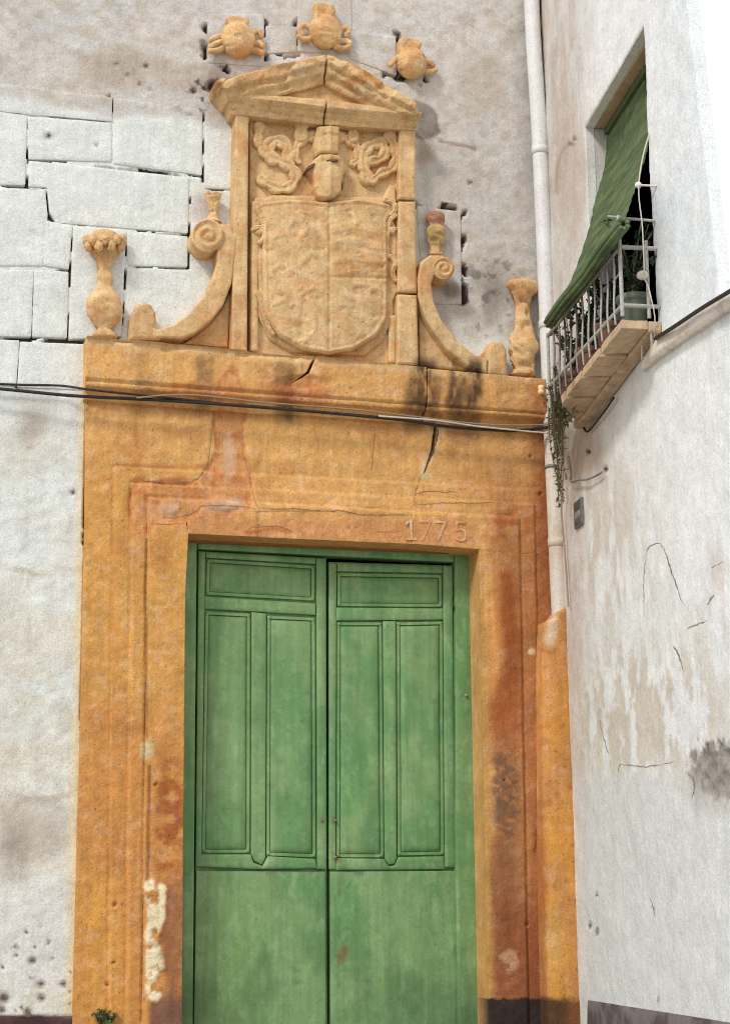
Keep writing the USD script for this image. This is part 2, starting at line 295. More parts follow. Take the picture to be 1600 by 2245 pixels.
OCH, TOW, RED = lin(226, 172, 106), lin(224, 188, 136), lin(196, 122, 68)
def c_portal(px, py, P):
    wx, wy = warp(px, py, P, 12, 7.0)
    n, n2, n3 = fb(P, 4, 11), fb(P, 16, 12), fb(P, 40, 13, 3)
    C = np.tile(OCH, (len(P), 1)); C = mixc(C, lin(214, 158, 86), (1 - sstep(390, 440, px)) * sstep(900, 1100, py))
    C = mixc(C, lin(224, 172, 104), blob(wx, wy, 720, 980, 330, 110, .8) * .7)
    C = mixc(C, TOW, 1 - sstep(735, 765, py - (px - 190) * .09))
    C = mixc(C, lin(200, 140, 84), sstep(.5, .68, n) * .55)
    C = mixc(C, lin(226, 184, 116), sstep(.55, .7, n2) * .35)
    up = 1 - sstep(735, 765, py - (px - 190) * .09)
    C = mixc(C, lin(204, 146, 102), up * sstep(.5, .64, n2) * .38)
    C = mixc(C, lin(222, 188, 138), up * sstep(.52, .68, fb(P, 9, 14)) * .6)
    C = mixc(C, lin(198, 142, 62), blob(px, py, 800, 175, 110, 60) * sstep(.45, .6, n) * .6)
    C = mixc(C, lin(120, 74, 44), blob(wx, wy, 476, 184, 20, 24, .6) * .8)
    C = mixc(C, lin(176, 112, 58), up * blob(wx, wy, 800, 160, 120, 60, .8) * sstep(.5, .62, n2) * .6)
    # drips and stains of the cornice, and its paler top lip
    dn = sstep(735, 775, py - (px - 190) * .09) * (1 - sstep(870, 930, py - (px - 190) * .07))
    for cx, wd, k in ((310, 26, .4), (450, 26, .6), (622, 32, .75), (905, 26, .7), (955, 20, .7), (1015, 42, .75), (1040, 20, .5), (1110, 30, .3)):
        C = mixc(C, lin(124, 92, 62), dn * (1 - sstep(wd * .3, wd * 1.1, np.abs(wx - cx))) * k * (.45 + .9 * n2))
    C = mixc(C, lin(232, 192, 134), np.exp(-((py - (747 + (px - 190) * .088)) / 7.0) ** 2) * (px > 188) * .6)
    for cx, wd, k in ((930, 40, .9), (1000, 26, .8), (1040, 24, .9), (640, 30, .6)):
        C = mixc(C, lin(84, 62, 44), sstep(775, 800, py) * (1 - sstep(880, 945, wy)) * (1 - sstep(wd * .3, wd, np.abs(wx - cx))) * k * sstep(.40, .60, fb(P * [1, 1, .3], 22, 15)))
    C = mixc(C, lin(196, 112, 66), blob(wx, wy, 660, 860, 90, 34, .7) * .6)
    C = mixc(C, lin(200, 116, 66), blob(wx, wy, 455, 855, 120, 18, .7) * .5)
    # left: lost plaster above the door, edged in red
    lost = np.maximum.reduce([blob(wx, wy, 505, 930, 36, 130, .3), blob(wx, wy, 500, 1060, 56, 80, .3), blob(wx, wy, 370, 1100, 80, 52, .35), blob(wx, wy, 312, 1110, 34, 66, .35), blob(wx, wy, 440, 1110, 70, 36, .4)])
    C = mixc(C, lin(198, 120, 66), np.clip(1 - np.abs(lost - .5) * 2.2, 0, 1) * .8)
    C = mixc(C, lin(212, 150, 96), lost * .75); C = mixc(C, lin(198, 118, 62), lost * sstep(.52, .64, n2) * .6)
    for cx, cy, rx, ry in ((485, 1108, 42, 18), (512, 1100, 24, 14), (372, 1112, 24, 22), (500, 1000, 18, 60)):
        C = mixc(C, lin(216, 178, 146), blob(wx, wy, cx, cy, rx, ry, .5) * .75)
    C = mixc(C, lin(188, 122, 66), seg(wx, wy, [(250, 1018), (450, 1022)], 6) * .45 + seg(wx, wy, [(300, 900), (300, 1020)], 5) * .4)
    C = mixc(C, lin(228, 196, 150), seg(wx, wy, [(962, 940), (948, 1000), (932, 1042)], 13, .4) * sstep(.42, .55, n2) * .8)
    C = mixc(C, lin(196, 128, 72), seg(wx, wy, [(820, 920), (812, 1040)], 6) * .4 + seg(wx, wy, [(690, 930), (690, 1070)], 4) * .3)
    low = sstep(1120, 1150, wy) * (1 - sstep(1190, 1215, wy)) * sstep(400, 440, px) * (1 - sstep(1010, 1060, px))
    C = mixc(C, lin(205, 140, 92), low * .6)
    C = mixc(C, lin(190, 104, 52), seg(wx, wy, [(540, 1165), (600, 1158), (640, 1168)], 4) * .7)
    # left jamb
    lj = (1 - sstep(400, 430, px)) * sstep(1150, 1250, py)
    C = mixc(C, lin(186, 120, 66), lj * blob(wx, wy, 352, 1200, 34, 60, .7) * .7)
    C = mixc(C, lin(204, 138, 76), lj * sstep(1450, 1700, wy) * .55)
    C = mixc(C, lin(172, 98, 50), lj * sstep(330, 345, wx) * blob(wx, wy, 372, 1800, 50, 170, .6) * sstep(.38, .6, n2))
    C = mixc(C, lin(158, 104, 74), lj * blob(wx, wy, 380, 2060, 30, 170, .5) * .8)
    C = mixc(C, lin(120, 84, 72), lj * sstep(322, 334, px) * sstep(2150, 2220, wy) * .9)
    C = mixc(C, lin(222, 164, 80), lj * blob(px, py, 215, 2080, 80, 190, .8) * .6)
    C = mixc(C, lin(132, 84, 44), lj * seg(px + .25 * (wx - px), py, [(318, 1185), (322, 1625)], 3.2, .5) * (.35 + .5 * n2) + lj * seg(px + .3 * (wx - px), py, [(326, 1680), (323, 1935)], 4, .5) * .75)  # dark lines painted along the jamb grooves
    C = mixc(C, lin(176, 112, 56), lj * seg(px, py, [(250, 1030), (247, 1900)], 3, .6) * .4)
    wp = blob(wx, wy, 322, 1645, 18, 26, .5)
    C = mixc(C, lin(214, 196, 150), wp * .85)
    pl = PLAST(wx, wy, P); C = mixc(C, lin(238, 222, 184), pl)
    # right side, rain-washed and brown
    rj = sstep(1062, 1100, wx + 12 * (n - .5)) * sstep(940, 1250, py)
    C = mixc(C, lin(180, 120, 74), np.maximum(rj * .85, sstep(1120, 1195, wx) * sstep(760, 900, py) * .8))
    C = mixc(C, lin(158, 90, 50), sstep(1150, 1205, wx) * sstep(880, 1000, py) * .8)
    C = mixc(C, lin(222, 160, 92), blob(wx, wy, 1084, 1390, 24, 190, .5) * .8)
    C = mixc(C, lin(150, 80, 36), seg(wx, wy, [(1108, 1270), (1114, 1360), (1120, 1480), (1105, 1560)], 20, .8) * .85)
    C = mixc(C, lin(168, 98, 56), blob(wx, wy, 1110, 1570, 55, 90, .7) * .8)
    C = mixc(C, lin(130, 96, 72), blob(wx, wy, 1108, 1740, 36, 130, .45) * sstep(.3, .55, n3 * .5 + n2 * .5) * .95)
    C = mixc(C, lin(146, 96, 66), blob(wx, wy, 1105, 1950, 44, 140, .6) * .8)
    C = mixc(C, lin(146, 84, 52), rj * sstep(1900, 2060, wy) * .8)
    C = mixc(C, lin(198, 152, 118), blob(wx, wy, 1112, 2110, 26, 30, .4) * sstep(.4, .55, n2))
    C = mixc(C, lin(174, 96, 48), blob(wx, wy, 1110, 1150, 60, 45, .7) * sstep(.4, .58, n2) * .8)
    C = mixc(C, lin(196, 150, 84), seg(px, py, [(1052, 1210), (1066, 1800), (1072, 2190)], 7, .5) * .7)
    C = mixc(C, lin(226, 200, 164), blob(wx, wy, 1164, 1425, 9, 10, .4))
    C = mixc(C, lin(58, 47, 42), sstep(2189, 2193, py + 10 * (n3 - .5)) * sstep(1040, 1060, px))
    sp = sstep(.73, .80, fb(P, 34, 17, 3)); C = mixc(C, lin(140, 84, 48), sp * .3)
    return C
def _dark_left(px, py): return blob(px, py, 480, 185, 24, 26, .6)
def PLAST(px, py, P):
    n = fb(P, 24, 21, 3); base = np.maximum(seg(px, py, [(330, 1945), (334, 2040), (330, 2120), (338, 2185)], 13, .3), seg(px, py, [(356, 1950), (352, 2020), (340, 2070), (352, 2120)], 9, .4))
    return base * sstep(.33, .45, n + .10 * np.cos(py / 14.0))
HOLES = [(1162, 1000, 4), (1182, 1085, 4), (248, 2112, 4), (234, 2160, 4), (250, 1985, 5), (338, 1722, 4), (1150, 2027, 5), (1100, 1712, 3), (1182, 1850, 10), (1178, 1735, 6)]
def d_seg(px, py, pts): return shapely.distance(shapely.points(np.stack([px, py], 1)), LineString(pts))

def c_side(px, py, P):
    wx, wy = warp(px, py, P, 16, 4.0)
    n, n2 = fb(P, 3, 31), fb(P * [1, 1, .35], 9, 32)
    C = np.tile(lin(238, 240, 240), (len(P), 1))
    C = mixc(C, lin(232, 238, 245), sstep(1400, 1480, wx) * (1 - sstep(640, 760, wy)))
    C = mixc(C, lin(210, 204, 198), (1 - sstep(1235, 1330, wx)) * .8)
    C = mixc(C, lin(204, 190, 178), (1 - sstep(1230, 1300, wx)) * sstep(.42, .62, n2) * .8)
    C = mixc(C, lin(214, 204, 190), blob(wx, wy, 1400, 1560, 250, 180, .6) * sstep(.42, .52, n2 * .7 + fb(P, 24, 34) * .3) * .9)
    C = mixc(C, lin(210, 200, 188), blob(wx, wy, 1330, 1200, 130, 260, .9) * sstep(.36, .56, n2) * .8)
    C = mixc(C, lin(214, 206, 194), blob(wx, wy, 1560, 1330, 70, 160, .8) * sstep(.36, .56, n2) * .7)
    C = mixc(C, lin(222, 223, 223), sstep(1690, 1720, wy - 20 * (n - .5)) * .8)  # greyer below: shading near the ground put into the colour
    q24 = fb(P, 16, 35, 5) - .5
    C = mixc(C, lin(150, 144, 138), blob(px + 90 * q24, py + 90 * q24, 1592, 1690, 82, 64, .12) * .9)
    C = mixc(C, lin(104, 98, 94), blob(px + 90 * q24, py + 90 * q24, 1592, 1685, 78, 56, .2) * sstep(.46, .54, fb(P, 26, 33)) * .9)
    C = mixc(C, lin(176, 168, 158), blob(wx, wy, 1580, 1710, 90, 80, .6) * .6)
    C = mixc(C, lin(178, 160, 140), blob(wx, wy, 1270, 1000, 60, 70, .7) * .75)
    C = mixc(C, lin(110, 104, 70), blob(wx, wy, 1226, 930, 26, 140, .7) * .6)
    C = mixc(C, lin(196, 176, 160), blob(wx, wy, 1250, 380, 50, 160, .8) * .5)
    C = mixc(C, lin(150, 118, 100), seg(wx, wy, [(1258, 308), (1240, 330), (1226, 370), (1222, 420)], 4, .8) * .35 + blob(wx, wy, 1258, 308, 9, 7) * .6)
    for cx, cy, r in SIDEPITS: C = mixc(C, lin(50, 42, 40), blob(px, py, cx, cy, r, r, .4))
    C = mixc(C, lin(130, 122, 120), blob(px, py, 1309, 2042, 5, 12, .4) * .8 + blob(px, py, 1443, 2192, 4, 10, .4) * .6)
    return C
SIDEPITS = [(1290, 991, 6), (1328, 1029, 6), (1294, 2032, 5), (1258, 305, 4), (1100, 170, 3), (1308, 1965, 3)]

# ------------------------------------------------------------------ ground
def slab_mesh(x0, y0, x1, y1, z): return np.array([[x0, y0, z], [x1, y0, z], [x1, y1, z], [x0, y1, z]], float), np.array([[0, 1, 2], [0, 2, 3]])
emit(None, 'ground', *slab_mesh(-400, -400, 400, 400, -0.004), plain('street_stone', (0.30, 0.29, 0.27), 0.9, 0, .25, 3.0), smooth=False, kind='structure', label='grey stone street in front of the two houses', category='street')

CRACK = plain('crack_shadow', (.10, .07, .055), .95, 0, .4, 60)
CRACKL = plain('crack_brown', (.33, .18, .09), .95, 0, .35, 60)
def crack(parent, fr, pts, wd, hf, w0=0.0, mat=CRACK, seed=0, jag=5.0):
    """A thin open crack lying in the surface: wd is its widest part in photograph pixels."""
    r_ = np.random.default_rng(seed); q = spline([(x, y, 0) for x, y in pts], max(8, int(LineString(pts).length / 5)))[:, :2]
    q = q + np.cumsum(r_.normal(size=q.shape), 0) * .5 * np.minimum(1, np.arange(len(q))[::-1, None] / 4) + r_.normal(size=q.shape) * jag * .12
    t = np.gradient(q, axis=0); t /= np.linalg.norm(t, axis=1, keepdims=True) + 1e-9; nn = np.stack([-t[:, 1], t[:, 0]], 1)
    half = wd * .42 * np.clip(np.sin(np.linspace(.02, np.pi - .02, len(q))) ** .5 * r_.uniform(.15, 1.0, len(q)), .08, 1); V = []
    for sgn in (1, -1):
        e = q + nn * half[:, None] * sgn; uz = np.array([fr.at(x, y, w0) for x, y in e]); W = w0 + hf(e[:, 0], e[:, 1], uz[:, 0], uz[:, 1]) + .0015; V.append(fr.world(uz[:, 0], W, uz[:, 1]))
    n = len(q); F = [[i, i + 1, n + i] for i in range(n - 1)] + [[i + 1, n + i + 1, n + i] for i in range(n - 1)]
    V = np.vstack(V); F = np.array(F)
    if np.cross(V[F[0][1]] - V[F[0][0]], V[F[0][2]] - V[F[0][0]]) @ fr.N < 0: F = F[:, ::-1]
    return emit(parent, 'crack', V, F, mat, smooth=False)
# ------------------------------------------------------------------ the front house: wall, stone blocks, plinth
house = thing('old_house', 'whitewashed old stone house holding the ochre portal and green door', 'house')
door_hole = A.poly([(400, 2300), (412, 1178), (1048, 1206), (1064, 2300)])
door_hole = [(door_hole[0][0], -0.5), door_hole[1], door_hole[2], (door_hole[3][0], -0.5)]
JOINT = [[(-60, 240), (55, 247), (62, 256), (58, 405), (-60, 404)], [(60, 250), (248, 266)], [(247, 212), (246, 355)], [(62, 347), (444, 385)], [(448, 236), (446, 382)], [(448, 238), (514, 232)],
         [(102, 410), (108, 465), (122, 487), (414, 512), (416, 390), (450, 395)], [(448, 382), (446, 412), (516, 416)], [(160, 492), (150, 740)], [(97, 480), (96, 582), (152, 590)], [(-60, 582), (94, 584)], [(74, 590), (70, 738)],
         [(278, 505), (268, 735)], [(415, 512), (414, 585), (280, 582)], [(-60, 738), (190, 747)], [(44, 742), (38, 840)], [(520, 418), (514, 530)],
         [(914, 444), (1012, 460), (1016, 660)], [(580, 50), (583, 118), (650, 112)], [(870, 76), (872, 150)], [(455, 60), (455, 135)], [(462, 190), (500, 150), (545, 138)], [(850, 160), (900, 172), (930, 176)], [(655, 40), (657, 112)], [(578, 70), (580, 140)], [(766, 60), (768, 108)]]
def h_front(px, py, u, z):
    P = np.stack([u, np.full_like(u, 10.0), z], -1)
    h = .010 * (2 * meshkit.fbm(P * 1.6, 3, 40) - 1) + .005 * (2 * meshkit.fbm(P * 7, 3, 41) - 1) + .0035 * (2 * meshkit.fbm(P * 26, 3, 42) - 1)
    for cx, cy, r in PITS: h -= .016 * blob(px, py, cx, cy, r, r, .6)
    h -= .012 * blob(px, py, 1060, 190, 60, 70, .3) * 0 + .010 * blob(px, py, 70, 1830, 110, 80, .3)
    return h - .012
wallpoly = Polygon([(-1.5, -0.2), (CU + .02, -0.2), (CU + .02, 7.95), (-1.5, 7.95)])
wallpoly = wallpoly.difference(Polygon(door_hole))
deep = lambda px, py, u, z: h_front(px, py, u, z)
PORT = Polygon([(192, 780), (1200, 860), (1240, 2500), (170, 2500)])
AED = Polygon([(525, 250), (900, 280), (905, 800), (525, 775)])
def under(px, py): return shapely.contains_xy(PORT, px, py) | shapely.contains_xy(AED, px, py)
def joint(px, py, u, z, wd=9):
    p = shapely.points(np.stack([px, py], 1)); d = np.min([shapely.distance(p, LineString(j)) for j in JOINT], 0)
    n = meshkit.fbm(np.stack([u * 11, u * 0, z * 11], -1), 3, 44)
    return (d < wd) * (n > .52)
def h_wall(px, py, u, z):
    h = h_front(px, py, u, z)
    h = np.where(joint(px, py, u, z), -.06, h)
    return np.where(under(px, py), -.12, h)
def c_wall(px, py, P):
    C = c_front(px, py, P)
    C = mixc(C, lin(84, 70, 60), joint(px, py, P[:, 0], P[:, 2]) * 1.0)
    return mixc(C, lin(150, 104, 60), under(px, py) * 1.0)
vis = Polygon(A.poly([(-120, 2420), (1290, 2420), (1260, -140), (-120, -140)]))
fine = wallpoly.intersection(vis)
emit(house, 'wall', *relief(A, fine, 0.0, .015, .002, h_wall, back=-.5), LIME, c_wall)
rest = wallpoly.difference(vis)
rests = [relief(A, q, -.013, .6, .0, None, back=-.5) for q in getattr(rest, 'geoms', [rest]) if q.area > .01]
emit(house, 'outer_wall', *join(*rests), LIME, WHITE)
h_blk = lambda px, py, u, z: h_front(px, py, u, z) + .012
BLOCKS = [[(-60, 236), (52, 251), (57, 262), (53, 400), (-60, 399)], [(-60, 176), (30, 186), (244, 214), (243, 261), (62, 245), (-60, 231)],
          [(64, 255), (242, 269), (242, 350), (66, 343)], [(252, 215), (442, 240), (441, 378), (251, 354)], [(453, 242), (512, 236), (516, 410), (452, 408)],
          [(66, 352), (412, 389), (410, 506), (126, 483), (112, 462), (106, 407), (66, 404)], [(-60, 409), (97, 416), (102, 470), (93, 578), (-60, 577)], [(-60, 588), (71, 594), (66, 733), (-60, 732)],
          [(100, 484), (156, 494), (149, 585), (99, 578)], [(78, 592), (148, 596), (145, 735), (74, 733)], [(164, 495), (274, 506), (264, 732), (154, 738)], [(282, 510), (410, 518), (409, 580), (283, 577)],
          [(283, 588), (412, 592), (500, 560), (520, 600), (500, 742), (272, 742)], [(421, 520), (512, 530), (512, 590), (420, 588)],
          [(424, 402), (440, 418), (510, 420), (510, 524), (422, 508)], [(-60, 744), (40, 747), (33, 842), (-60, 838)], [(47, 750), (190, 755), (190, 850), (41, 845)],
          [(918, 452), (1008, 464), (1010, 662), (930, 662)], [(586, 56), (650, 58), (648, 108), (588, 112)], [(768, 66), (866, 78), (868, 160), (770, 124)], [(459, 30), (577, 30), (577, 140), (459, 132)], [(655, -60), (766, -60), (770, 112), (657, 108)]]
for k, b in enumerate(BLOCKS):
    pg = Polygon(A.poly(b, .004)).buffer(.012).buffer(-.013).buffer(.0085)
    tilt = random.uniform(-.004, .006)
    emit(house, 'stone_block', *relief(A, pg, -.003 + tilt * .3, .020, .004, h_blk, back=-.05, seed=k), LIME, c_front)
pl = A.poly([(-120, 2229), (172, 2229)]); 
emit(house, 'plinth', *relief(A, [(-1.4, 0), (A.at(168, 2229)[0], 0), A.at(168, 2229), (-1.4, A.at(0, 2229)[1])], .006, .05, .004, bumps(8, .004, 77), back=-.05), LIME, c_front, label='dark reddish base band of the left wall')

# ------------------------------------------------------------------ the portal
portal = thing('stone_portal', 'ochre painted carved stone portal with coat of arms round the green door', 'portal')
def step(d, a): return sstep(a - 2.2, a + 2.2, d)
def h_arch(px, py, u, z):                     # stepped bands round the door opening
    lft, rgt, top = 411 - px + (py - 1180) * -.011, px - (1046 + (py - 1206) * .018), (1174 + (px - 410) * .055) - py
    d = np.maximum(np.maximum(lft, rgt * 1.0), top * 1.15)
    h = .048 - .014 * step(d, 88) - .011 * step(d, 124) - .010 * step(d, 162)
    for g in (88, 124, 162): h -= (.016 if g == 88 else .007) * np.exp(-((d - g - 2) / 2.8) ** 2) * (.3 + .7 * (px < 420))
    P = np.stack([u, u * 0 + 5, z], -1)
    h += .004 * (2 * meshkit.fbm(P * 6, 4, 51) - 1) + .004 * (2 * meshkit.fbm(P * 28, 3, 52) - 1)
    Pn = fb(P, 8, 3, 3) * 22 - 11
    lost = np.maximum.reduce([blob(px + Pn, py + Pn, 505, 930, 36, 130, .15), blob(px + Pn, py + Pn, 500, 1060, 56, 80, .15), blob(px + Pn, py, 365, 1104, 84, 50, .15), blob(px, py + Pn, 312, 1110, 34, 66, .15)])
    h -= .012 * lost
    h += .012 * blob(px + Pn * .4, py + Pn * .4, 372, 1112, 24, 20, .3) + .011 * blob(px + Pn * .4, py, 485, 1108, 42, 16, .3)
    h -= .006 * sstep(1118, 1124, py - (px - 560) * .03 + Pn * .5) * (px > 560) * (px < 900) * (py < 1200) * (px > 400)
    for cx, cy, r in HOLES: h -= .02 * blob(px, py, cx, cy, r, r, .5)
    W = P.copy(); h += .008 * PLAST(px + Pn * .3, py, W * [1, 1, 1])
    h -= .012 * blob(px + Pn, py + Pn, 1182, 1850, 16, 40, .5) + .006 * blob(px + Pn, py, 372, 1820, 36, 120, .4)
    return h
def stone(name, pts, **kw):
    pts = [tuple(A.at(x, y, .02)) if y < 2400 else (A.at(x, 2300, .02)[0], 0.0) for x, y in pts]
    emit(portal, name, *relief(A, pts, 0.0, .010, .0012, h_arch, back=-.22), STONE, c_portal, **kw)
base = lambda x: A.at(x, 2330)[1]
G = 1.5
stone('jamb', [(408, 1155), (411, 1172), (404, 1300), (398, 2440), (158, 2440), (176, 1600), (186, 1160), (330, 1150)], label='left jamb with white plaster patches and a dark groove line')
stone('jamb', [(1047, 1210), (1208, 1218), (1216, 1360), (1232, 1800), (1240, 2440), (1068, 2440), (1064, 2000)], label='right jamb, brown and washed out by rain')
stone('lintel_stone', [(408, 1142), (558, 1124), (702, 1124), (902, 1108), (901, 1194), (411, 1172)])
stone('lintel_stone', [(902, 1108), (1206, 1113), (1208, 1218), (1047, 1210), (1046, 1206), (901, 1194)])
stone('frieze_stone', [(188, 850), (470, 866), (467, 985), (443, 1040), (408, 1142), (406, 1155), (330, 1150), (186, 1160)])
stone('frieze_stone', [(470, 866), (957, 900), (945, 985), (928, 1040), (902, 1108), (702, 1124), (558, 1124), (408, 1142), (443, 1040), (467, 985)])
stone('frieze_stone', [(962, 900), (1202, 920), (1206, 1113), (902, 1108), (928, 1040), (955, 985)])
# fine cracks and edges of lost plaster
for k, (p, wd, mt) in enumerate((([(470, 884), (466, 930), (462, 985), (440, 1040), (412, 1056), (300, 1050)], 3.5, CRACKL), ([(528, 985), (545, 1040), (552, 1080), (560, 1118)], 3, CRACKL), ([(560, 1119), (640, 1122), (740, 1126), (800, 1136), (886, 1134)], 4, CRACKL), ([(348, 1140), (380, 1138), (430, 1122), (440, 1112), (556, 1119)], 4, CRACKL),
        ([(318, 1160), (330, 1152), (405, 1150)], 3, CRACKL), ([(540, 1163), (600, 1158), (640, 1170)], 4, CRACKL), ([(820, 1168), (880, 1166)], 3, CRACKL), ([(960, 935), (951, 985), (938, 1025), (928, 1040)], 8, CRACK), ([(926, 1040), (912, 1075), (904, 1110)], 3, CRACKL), ([(908, 1085), (960, 1076), (1000, 1080)], 4, CRACKL), ([(905, 1108), (990, 1108), (1130, 1112)], 3, CRACKL), ([(1183, 1720), (1178, 1760)], 5, CRACK), ([(820, 935), (816, 990), (812, 1040)], 3, CRACKL))):
    crack(portal, A, p, wd, h_arch, 0.0, mt, k)
# cornice: three stones with the same moulded profile
def h_corn(px, py, u, z):
    t = (py - (741 + (px - 190) * .088)) / (126 + (px - 190) * -.018)
    w = np.interp(t, [-.1, .0, .10, .112, .15, .80, .815, .84, .855, .93, .945, 1.0, 1.2], [.16, .172, .170, .128, .125, .118, .100, .100, .108, .104, .06, .045, .04])
    P = np.stack([u, u * 0 + 7, z], -1)
    chip = sstep(.60, .72, meshkit.fbm(P * 5, 3, 58)) * np.exp(-((t - .08) / .12) ** 2) * .03
    return w - chip + .004 * (2 * meshkit.fbm(P * 9, 4, 53) - 1) + .004 * (2 * meshkit.fbm(P * 30, 3, 54) - 1) - .02 * blob(px, py, 655, 850, 60, 16, .4) * (.4 + meshkit.fbm(P * 12, 3, 55))
def corn(pts): emit(portal, 'cornice_stone', *relief(A, A.poly(pts, .12), 0.0, .0085, .004, h_corn, back=-.05), STONE, c_portal)
corn([(189, 739), (688, 783), (672, 815), (641, 838), (642, 900), (560, 898), (188, 866)])
corn([(693, 783), (934, 805), (936, 860), (933, 912), (931, 920), (642, 900), (641, 838), (678, 818)])
corn([(938, 808), (1196, 831), (1203, 940), (934, 921), (937, 910)])
# aedicule
def rough(amp=.004, s=10, seed=80): return bumps(s, amp, seed)
def rel(parent, name, pts, w, r=.008, res=.011, h=None, back=-.03, seed=80, **kw):
    hh = bumps(22, .004, seed) if h is None else h
    return emit(parent, name, *relief(A, A.poly(pts, w), w, res, r, hh, back=back, seed=seed), STONE, c_portal, **kw)
rel(portal, 'back_panel', [(548, 232), (876, 262), (876, 810), (548, 780)], .055)
rel(portal, 'pilaster', [(517, 238), (546, 240), (544, 420), (542, 770), (508, 768), (512, 500)], .125)
rel(portal, 'pilaster', [(876, 268), (911, 272), (911, 436), (874, 434)], .125, seed=82)
rel(portal, 'pilaster', [(874, 440), (911, 441), (914, 641), (872, 638)], .122, seed=822)
rel(portal, 'pilaster', [(872, 644), (914, 646), (918, 800), (871, 796)], .125, seed=823)
rel(portal, 'pilaster_strip', [(552, 440), (572, 440), (566, 600), (566, 770), (549, 768)], .09, seed=83)
rel(portal, 'pilaster_strip', [(853, 690), (870, 690), (868, 795), (853, 792)], .09, seed=84)
rel(portal, 'spandrel', [(505, 640), (500, 760), (405, 752), (455, 715), (488, 675)], .05, seed=85)
rel(portal, 'spandrel', [(920, 690), (950, 740), (985, 780), (1030, 812), (921, 802)], .05, seed=86)
def h_ent(px, py, u, z):
    t = py - (px - 505) * .105
    return np.interp(t, [205, 213, 215, 224, 226, 236], [.0, .0, -.035, -.035, -.06, -.06]) + bumps(16, .009, 88)(px, py, u, z)
rel(portal, 'entablature', [(500, 200), (714, 216), (714, 262), (512, 238)], .20, h=h_ent, seed=87)
rel(portal, 'entablature', [(718, 216), (925, 244), (915, 275), (718, 262)], .20, h=h_ent, seed=88)
rel(portal, 'tympanum', [(560, 206), (716, 166), (860, 240), (718, 228)], .15, seed=89)
def h_rake(px, py, u, z):
    t = np.where(px < 716, py - (716 - px) * .27, py - (px - 716) * .535) - 118
    return np.interp(t, [-4, 16, 19, 34, 38, 60], [.0, .0, -.025, -.03, -.055, -.06]) + bumps(13, .013, 90)(px, py, u, z) - .02 * sstep(.56, .66, meshkit.fbm(np.stack([u * 9, u * 0 + 4, z * 9], -1), 3, 901))
rel(portal, 'raking_cornice', [(714, 117), (715, 172), (570, 212), (503, 208), (484, 188), (500, 172), (600, 140)], .25, h=h_rake, res=.010, seed=91)
rel(portal, 'raking_cornice', [(719, 117), (770, 134), (850, 182), (912, 222), (924, 246), (900, 246), (840, 236), (719, 173)], .25, h=h_rake, res=.010, seed=92)
rel(portal, 'broken_corner', [(468, 184), (478, 170), (492, 164), (502, 170), (500, 200), (484, 206), (472, 198)], .15, r=.03, h=bumps(24, .03, 94), seed=93, label='broken dark left end of the pediment')

# shield and its frame
SH = [(560, 441), (640, 436), (715, 444), (790, 436), (862, 444), (868, 452), (858, 470), (850, 480), (850, 690), (846, 705), (824, 737), (775, 767), (719, 777), (664, 767), (612, 737), (582, 692), (577, 660), (576, 490), (562, 470)]
def h_shield(px, py, u, z):
    x, y = (px - 714) / 138, (py - 610) / 170
    h = .055 * np.sqrt(np.clip(1.15 - x * x * .8 - np.clip(y, -.9, 1) ** 2 * .35, 0, 2)) - .03
    P = np.stack([u, u * 0 + 2, z], -1); n = meshkit.fbm(P * 9, 4, 95)
    right = (px > 721); wv = px * .0 + py + 5 * np.sin(px / 17) + 10 * (n - .5)
    bars = sstep(-.1, .35, np.sin(wv / 5.6)) * right * (py > 478) * (py < 600) * (px < 838)
    dia = sstep(-.1, .35, np.sin((py - .45 * (px - 720) + 14 * (n - .5)) / 5.8)) * right * (py > 620) * (py < 740) * (px < 836 - np.clip(py - 690, 0, 99) * .8)
    h += .0042 * bars + .0036 * dia
    fig = np.zeros(len(px))
    for pts, wd in (([(648, 740), (652, 660), (640, 600), (650, 540), (640, 486)], 7), ([(652, 690), (620, 660), (600, 668)], 5), ([(650, 660), (684, 632), (700, 640)], 5), ([(644, 610), (612, 580), (600, 590)], 5), ([(648, 590), (680, 556), (698, 566)], 5),
                    ([(648, 545), (622, 515), (606, 520)], 4.5), ([(648, 530), (676, 500), (694, 508)], 4.5), ([(612, 700), (622, 730), (660, 752)], 5), ([(690, 700), (682, 735), (662, 752)], 5)):
        fig = np.maximum(fig, seg(px + 14 * (n - .5), py + 14 * (meshkit.fbm(P * 11, 3, 99) - .5), pts, wd, .5))
    h += .0050 * fig
    h -= .010 * np.exp(-((px - 720) / 2.6) ** 2) + .008 * np.exp(-((py - 610) / 2.6) ** 2) * (px > 720) + .006 * sstep(.62, .70, meshkit.fbm(P * 14, 3, 96))
    edge = shapely.distance(shapely.points(np.stack([px, py], 1)), Polygon(SH).boundary); h += .005 * sstep(10, 6, edge) - .004 * np.exp(-((edge - 11) / 2.2) ** 2)
    return h + .004 * (2 * meshkit.fbm(P * 26, 4, 97) - 1)
rel(portal, 'shield', SH, .115, r=.02, res=.009, h=h_shield, back=.04, seed=95)
CART = [(552, 448), (560, 430), (582, 432), (600, 425), (840, 430), (856, 402), (868, 410), (870, 436), (872, 460), (862, 480), (872, 500), (872, 560), (866, 592), (874, 610), (872, 640), (862, 660), (862, 700), (838, 748), (800, 778), (640, 770), (592, 742), (566, 690), (566, 600), (552, 560), (556, 520), (570, 490), (556, 470)]
rel(portal, 'cartouche', CART, .085, r=.016, res=.011, seed=98)
